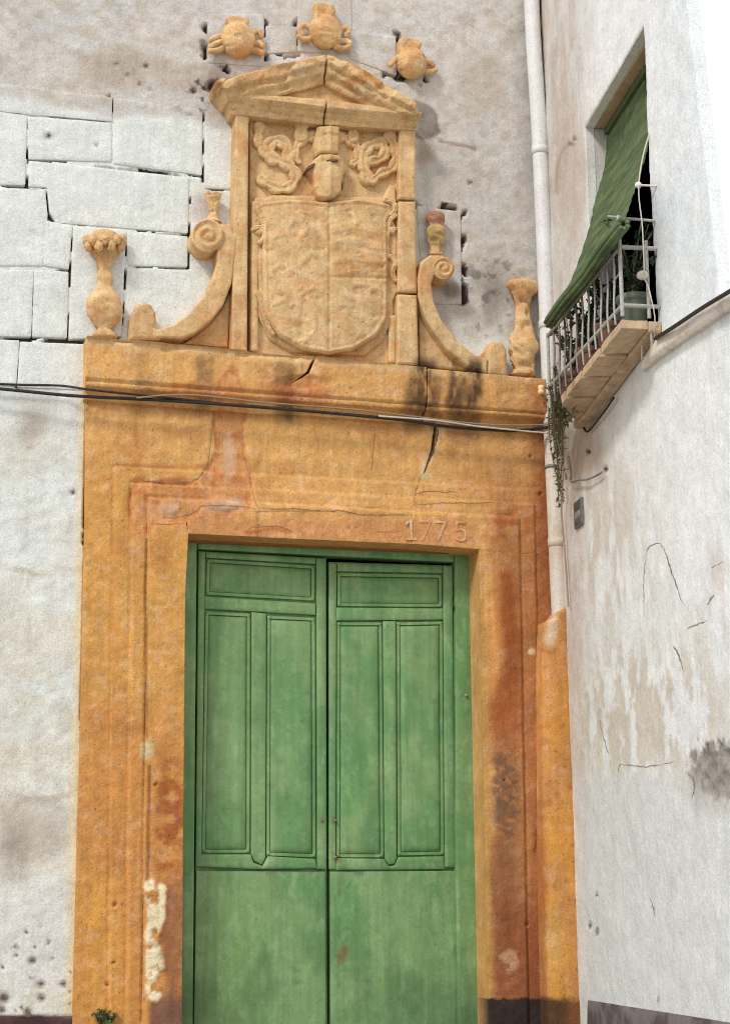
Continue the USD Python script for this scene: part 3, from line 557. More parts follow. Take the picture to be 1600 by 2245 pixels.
def curl(name, pts, half, w, parent=portal, seed=140, groove=.008, leafy=.28, **kw):
    """A flat worn band along a curve, its edges lobed like a leaf."""
    pts = spline([(x, y, 0) for x, y in pts], 60)[:, :2]; L = LineString(pts).length; k = np.linspace(0, 1, len(pts))
    rad = half * (1 + leafy * np.sin(k * L / 5.2 + seed) * (half > 8)) * (1 - .25 * k * (half > 8))
    g = shapely.union_all([Point(*p).buffer(q) for p, q in zip(pts, rad)]); g = g if g.geom_type == 'Polygon' else LineString(pts).buffer(half)
    ext = [tuple(A.at(x, y, w)) for x, y in g.exterior.coords]; ho = [[tuple(A.at(x, y, w)) for x, y in q.coords] for q in g.interiors]
    ln = LineString(pts); bb = bumps(24, .008, seed)
    def hg(px, py, u, z):
        d = shapely.distance(shapely.points(np.stack([px, py], 1)), ln) / half; return bb(px, py, u, z) - groove * np.exp(-(d / .25) ** 2) - .006 * d * d
    return emit(parent, name, *relief(A, Polygon(ext, ho), w, .007, .010, hg, back=.03), STONE, c_portal, **kw)
for pts in ([(566, 455), (572, 470), (582, 480), (578, 500), (566, 508)], [(556, 500), (574, 496), (580, 515), (570, 530)], [(868, 470), (858, 478), (852, 495), (862, 506)], [(858, 560), (868, 576), (862, 596), (868, 612)], [(566, 640), (574, 660), (580, 690), (600, 730)], [(846, 436), (862, 440), (868, 456), (858, 468)], [(866, 500), (853, 504), (848, 530), (852, 560)]):
    curl('strapwork', pts, 5.5, .112)
# helmet
def h_helm(px, py, u, z):
    x = (px - 719) / 36; g = sum(np.exp(-((py - y - .12 * (px - 719) ** 2 / 30) / 2.4) ** 2) for y in (357, 300))
    return .045 * np.sqrt(np.clip(1 - np.clip(x, -1, 1) ** 2, 0, 1)) - .010 * g * (np.abs(x) < .8) + .010 * np.exp(-((px - 719) / 4) ** 2) + bumps(24, .008, 99)(px, py, u, z)
helm = rel(portal, 'helmet', [(688, 350), (700, 342), (740, 344), (758, 358), (764, 372), (752, 382), (747, 404), (746, 422), (730, 436), (710, 440), (694, 432), (688, 414), (688, 398), (684, 382), (674, 372), (680, 358)], .12, r=.012, h=h_helm, back=.04, seed=100)
rel(portal, 'helmet_neck', [(694, 280), (742, 280), (740, 338), (724, 340), (704, 338), (690, 344), (686, 320)], .10, r=.014, h=h_helm, back=.04, seed=101)
for x, y, a, b in ((682, 362, 10, 4), (728, 352, 13, 2.6), (757, 394, 4, 10)):
    th = np.linspace(0, 2 * np.pi, 14, endpoint=False); s = -.6 if x < 690 else 0
    e = [(x + a * np.cos(t) , y + b * np.sin(t) + s * a * np.cos(t)) for t in th]
    emit(portal, 'eye_slot', *relief(A, A.poly(e, .16), (.150 if x < 690 else .173 if x < 740 else .07), .006, .002, None, back=.05), plain('slot_dark%d' % x, (.16, .09, .05), .9))
curl('plume', [(662, 292), (660, 272), (680, 260), (712, 256), (750, 262), (772, 276), (776, 300)], 13, .10)
curl('plume_strand', [(690, 296), (668, 302), (652, 318), (646, 340), (656, 352)], 11, .088)
curl('plume_strand', [(744, 296), (768, 304), (784, 320), (788, 342), (776, 356)], 11, .088)
curl('mantling_scroll', [(636, 334), (628, 314), (608, 304), (590, 318), (594, 340), (618, 352), (640, 362), (650, 382), (640, 404), (616, 412), (596, 404), (576, 392)], 13.5, .092)
curl('mantling_scroll', [(570, 274), (567, 306), (578, 330), (606, 348)], 11, .088)
curl('mantling_scroll', [(806, 386), (799, 362), (800, 336), (816, 314), (838, 310), (846, 326), (838, 345), (818, 350)], 13, .092)
curl('mantling_scroll', [(856, 296), (868, 325), (870, 346), (860, 368), (836, 378), (820, 392)], 12, .095)

# side scrolls
def scroll(band, vol, knob, seed):
    s = rel(portal, 'scroll', band, .13, r=.012, seed=seed)
    (cx, cy, rr) = vol
    ring = [(cx + rr * math.cos(t), cy + rr * math.sin(t)) for t in np.linspace(0, 2 * np.pi, 40, endpoint=False)]
    def h_vol(px, py, u, z):
        d, a = np.hypot(px - cx, py - cy) / rr, np.arctan2(py - cy, px - cx)
        return -.014 * (.5 + .5 * np.cos(2 * np.pi * (d * 1.9 + a / (2 * np.pi)))) * (d > .12) + bumps(24, .003, seed)(px, py, u, z)
    rel(s, 'volute', ring, .150, r=.010, res=.008, h=h_vol, seed=seed)
    rel(portal, 'scroll_end', knob, .12, r=.02, h=bumps(16, .008, seed + 5), seed=seed)
scroll([(520, 520), (516, 560), (508, 620), (490, 668), (462, 704), (430, 728), (400, 741), (344, 738), (342, 722), (380, 712), (418, 684), (448, 646), (468, 604), (477, 572), (476, 545), (458, 520), (470, 490), (500, 490)], (457, 514, 36),
       [(286, 742), (288, 690), (296, 670), (314, 660), (332, 666), (342, 684), (344, 706), (340, 716), (350, 724), (352, 742)], 110)
scroll([(916, 610), (918, 650), (932, 694), (952, 728), (982, 768), (1024, 800), (1068, 818), (1070, 786), (1040, 776), (1002, 744), (968, 700), (952, 660), (946, 622), (952, 604), (964, 596), (980, 606), (996, 594), (990, 570), (970, 558), (944, 558), (924, 572)], (974, 586, 24),
       [(1066, 822), (1068, 764), (1080, 746), (1104, 750), (1112, 766), (1114, 826)], 120)

# finials
def finial(name_parent, cx, prof_px, w, squash=.62, amp=.012, seed=0, label=None, col=c_portal):
    """prof_px: (half width px, y px) from top to bottom."""
    pr = []; u0 = A.at(cx, prof_px[0][1], w)[0]
    for hw, y in prof_px[::-1]:
        u, z = A.at(cx, y, w); u2, _ = A.at(cx + hw, y, w); pr.append((max(u2 - u, .002), z))
    pr = np.array(pr); zz = np.linspace(pr[0, 1], pr[-1, 1], 42); pr = np.stack([np.interp(zz, pr[:, 1], pr[:, 0]), zz], 1)
    V, F = revolve(pr, 30); ub = A.at(cx, prof_px[-1][1], w)[0]
    P = A.world(ub + V[:, 0] + (u0 - ub) * (V[:, 2] - pr[0, 1]) / (pr[-1, 1] - pr[0, 1]), w + V[:, 1] * squash, V[:, 2])
    n = 2 * fb(P, 15, seed + 200, 5) - 1 - .9 * sstep(.56, .66, fb(P, 26, seed + 230)); rad = np.hypot(V[:, 0], V[:, 1])[:, None]
    P = P + A.U * (V[:, :1] / (rad + 1e-6)) * (n * amp)[:, None] + A.N * (V[:, 1:2] / (rad + 1e-6)) * (n * amp)[:, None]
    return emit(portal, 'finial', *fixed(P, F), STONE, col, label=label)
f1 = finial(portal, 229, [(8, 503), (24, 508), (34, 520), (38, 536), (32, 554), (19, 572), (14, 590), (17, 608), (19, 616), (16, 622), (22, 635), (36, 655), (40, 675), (36, 698), (24, 712), (14, 716), (16, 724), (27, 730), (30, 742)], .04, seed=1, label='left corner finial with a flaring top')
ico = trimesh.creation.icosphere(2, 1.0)
for k in range(9):
    a_ = math.pi * (k + .2) / 8.6; c = A.p3(229 + 39 * math.cos(a_), 533 + (7 if k % 2 else -8), .04 + .085 * math.sin(a_)); V = ico.vertices
    emit(f1, 'leaf_lobe', c + V * [.026, .024, .034] * (1 + .5 * (2 * fb(V + k, 2.0, k)[:, None] - 1)), ico.faces, STONE, c_portal)
finial(portal, 1146, [(12, 612), (32, 618), (34, 634), (22, 652), (16, 668), (16, 690), (17, 704), (15, 712), (24, 728), (31, 750), (31, 775), (26, 800), (22, 808), (26, 815), (28, 826)], .04, seed=2, amp=.022, label='right corner finial beside the drainpipe')
finial(portal, 467, [(20, 424), (18, 432), (13, 446), (9, 462), (12, 478), (20, 486)], .05, seed=3, label='small flared finial on the left scroll')
def c_rb(px, py, P):
    return mixc(mixc(c_portal(px, py, P), lin(182, 134, 108), 1 - sstep(486, 494, py)), lin(158, 138, 78), blob(px, py, 950, 515, 22, 26) * .7)
finial(portal, 955, [(8, 463), (19, 468), (21, 480), (16, 490), (14, 495), (19, 500), (20, 515), (16, 530), (11, 540), (12, 548), (16, 560)], .05, seed=4, label='small barrel finial on the right scroll, reddish on top', col=c_rb)
def ballfin(cx, cy, r, top, wings, seed, label):
    f = finial(portal, cx, [(2, cy - r), (r * .5, cy - r * .87), (r * .87, cy - r * .5), (r * .99, cy - r * .12), (r, cy), (r * .98, cy + r * .2), (r * .87, cy + r * .5), (r * .6, cy + r * .8), (r * .3, cy + r * .96), (2, cy + r)], .035, squash=.85, amp=.007, seed=seed, label=label)
    emit(f, 'top_block', *relief(A, A.poly(top, .07), .07, .009, .014, bumps(22, .012, seed), back=-.03), STONE, c_portal)
    for wg in wings:
        curl('side_leaf', wg, 6.0, .05, parent=f, seed=seed, groove=0)
ballfin(521, 86, 38, [(506, 58), (498, 34), (506, 30), (544, 36), (548, 46), (538, 62)], [[(488, 76), (474, 78), (464, 84)], [(486, 88), (472, 92), (464, 98)], [(488, 102), (474, 108), (462, 108)], [(554, 74), (566, 66), (574, 76)], [(556, 92), (568, 90), (576, 98)], [(552, 104), (566, 108), (576, 112)]], 5, 'ball finial with side leaves at the left end of the pediment')
ballfin(713, 68, 36, [(690, 40), (690, 4), (700, 2), (732, 6), (738, 20), (730, 42)], [[(682, 60), (668, 52), (658, 58), (664, 72)], [(684, 78), (668, 82), (656, 76)], [(744, 66), (758, 58), (766, 64), (760, 74)], [(744, 88), (758, 86), (768, 92)], [(738, 98), (752, 102), (766, 100)]], 6, 'ball finial on top of the pediment, highest of the three')
ballfin(902, 138, 33, [(880, 116), (876, 84), (884, 78), (914, 82), (926, 92), (918, 118)], [[(926, 136), (940, 134), (950, 140)], [(928, 150), (944, 154), (956, 150)], [(876, 122), (866, 128), (858, 138)]], 7, 'ball finial at the right end of the pediment, without left leaves')
# date over the door, worn white numerals
for ch, x in (('1', 890), ('7', 922), ('7', 956), ('5', 1000)):
    t = meshkit.text_mesh(ch, .125, .004); x0, y0, _ = t.bounds[0]
    u, z = A.at(x, 1182 + (x - 890) * .03, .07); V = A.world(u + (t.vertices[:, 0] - x0) * .9, (.0485 if ch == '7' and x < 940 else .0498) + t.vertices[:, 2], z + t.vertices[:, 1] - y0)
    faint = ch == '7' and x < 940
    emit(portal, 'numeral', V, t.faces, STONE, (lambda px, py, P, f=faint: mixc(c_portal(px, py, P), lin(232, 206, 172), sstep(.40, .60, fb(P, 32, 61, 3)) * (.4 if f else .95))), smooth=False)

# ------------------------------------------------------------------ the green double door
door = thing('double_door', 'green painted wooden double door with raised panels, set in the ochre portal', 'door')
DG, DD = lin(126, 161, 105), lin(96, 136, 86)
def c_door(px, py, P):
    wx, wy = warp(px, py, P, 12, 8.0); n, n2 = fb(P * [1, 1, .4], 6, 71), fb(P, 30, 72, 3)
    C = np.tile(DG, (len(P), 1)); C = mixc(C, lin(96, 146, 88), sstep(.42, .62, n) * .8); C = mixc(C, lin(132, 166, 106), blob(wx, wy, 520, 1500, 120, 380, .9) * sstep(.4, .6, n) * .5)
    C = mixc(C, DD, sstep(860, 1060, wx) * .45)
    C = mixc(C, lin(120, 156, 92), blob(wx, wy, 500, 2080, 90, 200, .8) * .6)
    C = mixc(C, lin(78, 116, 66), sstep(.68, .76, n2) * .35)
    C = mixc(C, lin(150, 178, 130), sstep(.60, .66, fb(P * [1, 1, .25], 40, 73, 3)) * .35); C = mixc(C, lin(96, 100, 66), sstep(1950, 2260, wy) * sstep(.46, .62, n) * .4)
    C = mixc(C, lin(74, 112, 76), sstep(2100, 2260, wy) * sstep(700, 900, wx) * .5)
    C = mixc(C, lin(120, 92, 56), blob(wx, wy, 752, 2090, 12, 24, .6) * .8 + blob(wx, wy, 738, 1882, 10, 14, .6) * .6 + blob(wx, wy, 732, 1802, 7, 8, .5) * .7 + blob(wx, wy, 705, 1800, 6, 10, .5) * .5)
    C = mixc(C, lin(70, 92, 54), seg(wx, wy, [(440, 1908), (700, 1912)], 3) * .5 + seg(wx, wy, [(750, 1910), (795, 1915)], 5) * .6)
    return C
WD = -.15
def dpart(parent, name, pts, w, r=.005, res=.02, h=None, back=None, **kw):
    return emit(parent, name, *relief(A, A.poly(pts, w), w, res, r, h or bumps(6, .0016, 130), back=w - .03 if back is None else back), PAINT, c_door, **kw)
zb = -.02
def dn(x0, x1, yt, w): # polygon down to the ground
    a, b = A.at(x0, yt, w), A.at(x1, yt + (x1 - x0) * .03, w); a2, b2 = A.at(x0 - 6, 2240, w)[0], A.at(x1 + 6, 2240, w)[0]
    return a, b
def dpoly(pts, w): return [tuple(A.at(x, y, w)) if y < 2400 else (A.at(x, 2300, w)[0], .01) for x, y in pts]
def dp(parent, name, pts, w, r=.005, res=.02, back=None, h=None, **kw):
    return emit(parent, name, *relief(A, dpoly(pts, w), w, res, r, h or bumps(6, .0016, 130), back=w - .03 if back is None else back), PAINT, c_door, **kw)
dp(door, 'frame_post', [(396, 1150), (432, 1150), (428, 1600), (424, 2500), (386, 2500)], WD, back=-.26)
dp(door, 'frame_post', [(998, 1180), (1062, 1180), (1070, 1600), (1082, 2500), (1004, 2500), (1000, 1900)], WD + .004, back=-.26)
dp(door, 'frame_head', [(434, 1150), (996, 1180), (996, 1232), (434, 1203)], WD - .012, back=-.26)
l1 = dp(door, 'leaf', [(435, 1208), (715, 1224), (717, 2500), (427, 2500)], WD - .055, r=.003, back=-.26)
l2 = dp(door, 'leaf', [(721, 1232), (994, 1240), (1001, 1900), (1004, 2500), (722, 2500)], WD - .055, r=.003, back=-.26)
S = WD - .022
def stiles(l, q): 
    for nm, p in q: dp(l, nm, p, S, r=.006)
stiles(l1, [('stile', [(436, 1209), (450, 1210), (442, 1900), (430, 1900)]), ('stile', [(694, 1224), (715, 1226), (716, 1906), (696, 1906)]), ('rail', [(452, 1210), (692, 1224), (692, 1236), (452, 1222)]),
            ('rail', [(449, 1308), (692, 1323), (692, 1348), (449, 1334)]), ('muntin', [(552, 1342), (584, 1345), (582, 1880), (574, 1896), (558, 1888), (551, 1872)]), ('rail', [(434, 1874), (550, 1874), (556, 1892), (576, 1900), (588, 1878), (690, 1884), (696, 1904), (560, 1906), (432, 1900)])])
stiles(l2, [('stile', [(722, 1234), (738, 1235), (736, 1906), (722, 1906)]), ('stile', [(972, 1240), (992, 1241), (998, 1902), (976, 1902)]), ('rail', [(740, 1235), (970, 1241), (970, 1256), (740, 1252)]),
            ('rail', [(738, 1332), (972, 1334), (973, 1358), (738, 1360)]), ('muntin', [(840, 1362), (868, 1362), (870, 1880), (866, 1894), (852, 1896), (844, 1884)]), ('rail', [(737, 1882), (842, 1884), (852, 1900), (866, 1898), (874, 1880), (974, 1878), (975, 1906), (737, 1908)])])
def panel(l, q, wd=7):
    pg = Polygon(A.poly(q, S)); cx = np.mean([p[0] for p in q])
    fr = pg.difference(pg.buffer(-.017))
    emit(l, 'panel_moulding', *relief(A, fr, S - .004, .016, .009, None, back=S - .04), PAINT, c_door)
    emit(l, 'panel', *relief(A, pg.buffer(-.0205), S - .009, .03, .014, bumps(5, .002, 131), back=S - .04), PAINT, c_door)
panel(l1, [(455, 1225), (690, 1240), (690, 1316), (453, 1303)])
panel(l1, [(452, 1340), (549, 1345), (548, 1870), (444, 1870)]); panel(l1, [(587, 1349), (691, 1354), (693, 1880), (585, 1876)])
panel(l2, [(741, 1256), (969, 1260), (970, 1330), (741, 1328)])
panel(l2, [(740, 1364), (838, 1364), (842, 1880), (739, 1880)]); panel(l2, [(871, 1364), (971, 1362), (974, 1874), (873, 1876)])
dp(l1, 'kick_plate', [(431, 1910), (713, 1912), (714, 2500), (424, 2500)], S - .004, r=.003)
dp(l2, 'kick_plate', [(724, 1912), (998, 1910), (1000, 2500), (726, 2500)], S - .004, r=.003, h=lambda px, py, u, z: bumps(3, .004, 133)(px, py, u, z))
for x, y, r in ((735, 1800, .008), (706, 1800, .007), (735, 1880, .009)):
    emit(door, 'bolt', *fixed(*tube([A.p3(x, y, S - .01), A.p3(x, y, S + .006)], r, 10)), RUSTY)
emit(door, 'bolt', *fixed(*tube([A.p3(1022, 1525, WD - .01), A.p3(1022, 1525, WD + .016)], .009, 12)), plain('brass', (.45, .42, .18), .4, .6), label='small brass bolt head on the right frame post')
emit(door, 'threshold', *fixed(*box(A, 1.7, 3.7, -.3, .02, -.01, .035)), plain('threshold_stone', (.25, .22, .2), .9))
# side reveals behind the jambs
emit(portal, 'reveal', *join(*[fixed(*b) for b in (box(A, A.at(1047, 1210)[0] + .025, A.at(1047, 1210)[0] + .2, -.3, -.02, 0, 3.9), box(A, A.at(398, 1800)[0] - .2, A.at(404, 1300)[0] - .06, -.3, -.02, 0, 3.9))]), STONE, c_portal)
# dark room side behind the door so that no light leaks round the leaves
emit(door, 'backing', *fixed(*box(A, 1.6, 3.8, -.36, -.30, 0, 4.0)), DARK)

# ------------------------------------------------------------------ pipe casing in the corner, below the drainpipe
def c_casing(px, py, P):
    wx, wy = warp(px, py, P, 10, 7); n, n2 = fb(P * [1, 1, .4], 6, 141), fb(P, 20, 142)
    C = np.tile(lin(216, 154, 76), (len(P), 1)); C = mixc(C, lin(204, 146, 92), sstep(.42, .6, n) * .7); C = mixc(C, lin(176, 112, 56), sstep(.58, .7, n2) * .5)
    C = mixc(C, lin(226, 206, 178), blob(wx, wy, 1208, 1380, 14, 46, .6) * .8)
    C = mixc(C, lin(166, 98, 54), (1 - sstep(1190, 1212, wx)) * sstep(1700, 1900, wy) * .7)
    C = mixc(C, lin(212, 172, 104), blob(wx, wy, 1215, 2060, 26, 90, .7) * .5)
    C = mixc(C, lin(60, 42, 34), sstep(2180, 2196, wy + 14 * (n2 - .5)) * .9); C = mixc(C, lin(150, 96, 50), sstep(2120, 2190, wy) * sstep(1230, 1260, wx) * .5)
    return C
CW = .17
def h_cas(px, py, u, z):
    edge = np.clip((px - 1195) / 26, 0, 1); right = np.clip((1246 + (py - 1340) * .053 - px) / 24, 0, 1)
    return -.030 * (1 - np.sqrt(np.clip(1 - (1 - edge) ** 2, 0, 1))) - .018 * (1 - np.sqrt(np.clip(1 - (1 - right) ** 2, 0, 1))) + bumps(8, .008, 143)(px, py, u, z) + bumps(30, .003, 144)(px, py, u, z)
casing = thing('pipe_casing', 'ochre painted masonry casing in the corner under the white drainpipe', 'casing')
emit(casing, 'shaft', *relief(A, dpoly([(1213, 1358), (1226, 1340), (1243, 1330), (1252, 1460), (1264, 1500), (1278, 1850), (1291, 2190), (1302, 2500), (1203, 2500), (1196, 1900), (1193, 1440), (1198, 1362)], CW), CW, .014, .012, h_cas, back=-.03), STONE, c_casing)

# ------------------------------------------------------------------ the side house
side = thing('side_house', 'white plastered house on the right with the balcony and bare stained wall', 'house')
ZT = 9.0
ue, uf, un = B.at(1540, 300)[0], .97, 2.165
e0, e1 = B.at(1500, -60), B.at(1579, 656)
ztop, zbot = 6.20, 4.52
hole = [(uf, zbot), (uf, ztop), (un, ztop + .02), (un, zbot)]
wall_pg = Polygon([(-.02, -.2), (4.2, -.2), (4.2, 4.25), tuple(B.at(1600, 665)), tuple(B.at(1580, 675)), e1, tuple(e0), (e0[0], 7.6), (-.02, 7.6)]).difference(Polygon(hole))
def h_side(px, py, u, z):
    P = np.stack([u, u * 0 + 31, z], -1)
    h = .012 * (2 * meshkit.fbm(P * 1.3, 3, 150) - 1) + .004 * (2 * meshkit.fbm(P * 8, 3, 151) - 1) + .002 * (2 * meshkit.fbm(P * 30, 3, 152) - 1)
    h -= .014 * blob(px, py, 1590, 1690, 84, 66, .3) * sstep(.35, .55, meshkit.fbm(P * 18, 3, 153)) + .008 * sstep(1700, 1690, py) * 0
    for cx, cy, r in SIDEPITS: h -= .02 * blob(px, py, cx, cy, r, r, .5)
    return h
emit(side, 'wall', *relief(B, wall_pg, 0.0, .016, .006, h_side, back=-.06), LIME, c_side)
for k, (p, wd) in enumerate((([(1418, 1218), (1430, 1196), (1448, 1192), (1462, 1212), (1478, 1260), (1496, 1310), (1503, 1330)], 4), ([(1418, 1218), (1412, 1280), (1414, 1350)], 2), ([(1474, 1412), (1490, 1440), (1498, 1470)], 6), ([(1508, 1378), (1528, 1370), (1552, 1360)], 6), ([(1550, 1326), (1566, 1304)], 5), ([(1560, 1245), (1590, 1230)], 3), ([(1422, 1965), (1432, 1990), (1435, 2010)], 4), ([(1355, 1696), (1362, 1678), (1420, 1682), (1480, 1668)], 3), ([(1310, 1560), (1322, 1620), (1334, 1655)], 2.5), ([(1500, 1690), (1520, 1720), (1516, 1750)], 6))):
    crack(side, B, p, wd, h_side, 0.0, plain('crack_grey%d' % k, (.27, .22, .19), .95, 0, .4, 60), k + 40)
# the house's end, added lid and back, one thin wedge of building
P0, P1 = B.world(0, -.06, 0), B.world(e0[0] - .02, -.06, 0)
dirn = np.array([.4226, .9063, 0]); P2 = P1 + dirn * 5; 
def prism(pts, z0, z1):
    t = trimesh.creation.extrude_polygon(Polygon([(p[0], p[1]) for p in pts]), z1 - z0); v = np.array(t.vertices); v[:, 2] += z0; return v, np.array(t.faces)
emit(side, 'end_wall', *prism([P1, P1 + dirn * 5, P1 + dirn * 5 + B.N * .0 + np.array([-.06, .02, 0]), P1 - B.U * .03], 4.0, 7.55), LIME, lin(220, 222, 222))
emit(side, 'added_lid', *prism([P0, P1 - B.U * .04, P1 + dirn * 4.4 - B.U * .06], 7.45, 7.58), LIME, lin(210, 206, 200))  # added lid that keeps sky light out of the open wedge
emit(side, 'rear_block', *fixed(*box(B, .02, 4.15, -3.0, -.065, .0, 4.0)), LIME, lin(216, 212, 204))
# string course and the dark cable on it
course = [(1404, 800), (1428, 758), (1441, 737), (1520, 686), (1600, 638), (1720, 562), (1720, 608), (1600, 672), (1515, 730), (1431, 788), (1404, 814)]
emit(side, 'string_course', *relief(B, B.poly(course, .03), .04, .02, .014, bumps(9, .005, 155), back=-.03), LIME, lambda px, py, P: mixc(np.tile(lin(232, 224, 212), (len(P), 1)), lin(200, 176, 158), sstep(.5, .66, fb(P, 14, 156)) * .6))
def c_pl(px, py, P): return mixc(np.tile(lin(128, 120, 122), (len(P), 1)), lin(96, 84, 84), sstep(.45, .6, fb(P, 10, 157)))
emit(side, 'plinth', *relief(B, [(0.05, 0), (4.15, 0), (4.15, B.at(1600, 2243)[1] - .01), tuple(B.at(1600, 2243)), tuple(B.at(1290, 2194))], .008, .05, .004, bumps(8, .004, 158), back=-.03), LIME, c_pl, label='grey painted base band of the side wall')
# window opening: soffit, far and near jambs, black box for the unlit room
dep = .20
def quad(a, b, c, d): return np.array([a, b, c, d], float), np.array([[0, 1, 2], [0, 2, 3]])
def plate(fr, u0, u1, w0, w1, z0, z1): return fixed(*box(fr, u0, u1, w0, w1, z0, z1, .003))
emit(side, 'lintel', *plate(B, uf - .06, un + .03, -dep, -.062, ztop, ztop + .12), STONE, lambda px, py, P: mixc(np.tile(lin(196, 172, 140), (len(P), 1)), lin(172, 142, 108), sstep(.45, .6, fb(P, 9, 160))))
emit(side, 'window_jamb', *plate(B, uf - .06, uf - .002, -dep, -.062, zbot, ztop - .002), LIME, lin(206, 202, 198))
emit(side, 'window_jamb', *plate(B, un + .002, un + .06, -.19, -.062, zbot, ztop - .002), LIME, lin(206, 202, 198))
room = [B.world(uf - .05, -dep, 0), B.world(un + .03, -dep, 0), B.world(un + .01, -.21, 0), B.world(uf + .2, -.44, 0), B.world(uf - .1, -.48, 0)]
rv, rf = prism(room, zbot - .05, ztop + .1)
rw = (rv - B.O) @ B.N
emit(side, 'room', rv, rf[(rw[rf] < -dep - .004).any(1)], DARK, smooth=False)

# ------------------------------------------------------------------ the balcony
balc = thing('balcony', 'small iron railed balcony with a stone slab on the white side wall', 'balcony')
U0, U1 = .82, 2.25
def zs_(u): return 4.395 + (u - U0) * .080          # the old slab leans a little
def wo_(u): return .27 - (u - U0) * .045
cuts = [U0, 1.10, 1.38, 1.72, U1]
def c_slab(px, py, P): return mixc(mixc(np.tile(lin(198, 172, 142), (len(P), 1)), lin(172, 142, 114), sstep(.42, .6, fb(P, 8, 170))), lin(210, 184, 150), sstep(.5, .62, fb(P, 19, 171)) * .6)
def lean(V):                                        # follow the slab's lean and taper
    q = np.asarray(V) - B.O; u, w, z = q @ B.U, q @ B.N, q[:, 2]
    return B.world(u, w * wo_(u) / .25, z + zs_(u))
def slab_u(px, py):                                 # where the sight line to a mark under the slab meets its underside
    u = 1.5
    for _ in range(12):
        d = ray(px, py); t = (zs_(u) - CAM[2]) / d[2]; u = (CAM + d * t - B.O) @ B.U
    return u
jo = [slab_u(1234, 872), slab_u(1274, 827), slab_u(1319, 779)]; ji = [slab_u(1307, 872), slab_u(1352, 827), slab_u(1394, 779)]
WB = .085
edges = [((U0 + .10, WB), (jo[0] - .10, .25))] + [((i_, WB), (o_, .25)) for i_, o_ in zip(ji, jo)] + [((U1, WB), (U1, .25))]
for k in range(4):
    (ui, _), (uo, _) = edges[k]; (vi, _), (vo, _) = edges[k + 1]; g = .015
    V, F = fixed(*prism([(ui + g, WB + .004), (vi - g, WB + .004), (vo - g, .25), (uo + g, .25)], .003 * (k % 2), .046))
    V, F = trimesh.remesh.subdivide_to_size(V, F, .05); V = lean(B.world(V[:, 0], V[:, 1], V[:, 2])); V = V + B.N * .006 * (2 * fb(V, 14, 172)[:, None] - 1); V[:, 2] += .004 * (2 * fb(V, 18, 173) - 1)
    emit(balc, 'slab_stone', *fixed(V, F), STONE, c_slab)
V, F = box(B, U0, U1 - .01, .0, WB, -.012, .046, .010); V, F = trimesh.remesh.subdivide_to_size(V, F, .05); V = lean(V); V[:, 2] += .006 * (2 * fb(V, 12, 174) - 1)
emit(balc, 'bed_strip', *fixed(V, F), STONE, c_slab)
V, F = box(B, U0 + .3, U1 - .02, .0, .225, .034, .044); emit(balc, 'slab_core', *fixed(lean(V), F), RUSTY)
wn, wf_ = wo_(U1) - .012, wo_(U0) - .02
def bar(name, p, q, r, mat=IRON, **kw): return emit(balc, name, *fixed(*tube([p, q], r, 8)), mat, **kw)
un_, zt = B.at(1358, 541, wn); zb_ = B.at(1361, 672, wn)[1]
uf2 = U0 + .10; ztf, zbf = B.at(1237, 688, wf_)[1], B.at(1234, 812, wf_)[1]
def rp(t, kind):                                    # a point of the front rails, t = 0 far, 1 near
    u, w = uf2 + (un_ - uf2) * t, wf_ + (wn - wf_) * t
    z = dict(top=ztf + (zt - ztf) * t, bottom=zbf + (zb_ - zbf) * t, foot=zs_(u) + .075)[kind]; return B.world(u, w, z)
bar('bottom_rail', rp(0, 'bottom'), rp(1, 'bottom'), .010); bar('top_rail', rp(0, 'top'), rp(1, 'top'), .011)
bar('bottom_rail', rp(1, 'bottom'), B.world(un_, .0, zb_), .012); bar('top_rail', rp(1, 'top'), B.world(un_, .0, zt), .013)
bar('corner_post', rp(1, 'foot'), rp(1, 'top') + [0, 0, .17], .011)
bar('wall_post', B.world(un_, .055, zs_(un_) + .07), B.world(un_, .055, zt + .04), .010)
bar('blind_rest', B.world(un_ - .02, wn + .05, zt + .17), B.world(un_, -.02, zt + .15), .008)
bar('far_post', rp(0, 'foot'), rp(0, 'top') + [0, 0, .02], .010)
nb = 12
for k in range(1, nb):
    t = k / nb; f_, g_ = rp(t, 'foot'), rp(t, 'top')
    c = [f_ + (g_ - f_) * q + B.N * .005 * math.sin(math.pi * q * 2) for q in np.linspace(0, 1, 10)]
    emit(balc, 'baluster', *fixed(*tube(c, .0062, 6)), IRON if k > 5 else RUSTY)
m1 = (rp(1, 'bottom') + rp(1, 'top')) / 2 + [0, 0, .02]; bar('cross_bar', m1, m1 - B.U * .14, .005)

# ------------------------------------------------------------------ the green blind
blind = thing('slatted_blind', 'green slatted roll blind hung out over the balcony railing', 'blind')
wr = wn + .045; wrf = wf_ + .05
def curve(q): return spline([(B.at(x, y, w)[0], w, B.at(x, y, w)[1]) for x, y, w in q], 160)
near = curve([(1414, 152, -.145), (1420, 222, -.14), (1421, 285, -.09), (1398, 400, .06), (1366, 484, wr)])
far = curve([(1318, 308, -.145), (1313, 370, -.125), (1303, 440, -.05), (1284, 520, .05), (1256, 610, .15), (1212, 690, wrf)])
s_ = np.r_[0, np.cumsum(np.linalg.norm(np.diff((near + far) / 2, axis=0), axis=1))]; pitch = .017; nsl = int(s_[-1] / pitch)
def c_blind(px, py, P): return mixc(np.tile(lin(104, 124, 86), (len(P), 1)), lin(82, 102, 68), sstep(.4, .62, fb(P, 22, 180, 3)))
rng = random.Random(9)
def at_s(C, x): return np.array([np.interp(x, s_, C[:, k]) for k in range(3)])
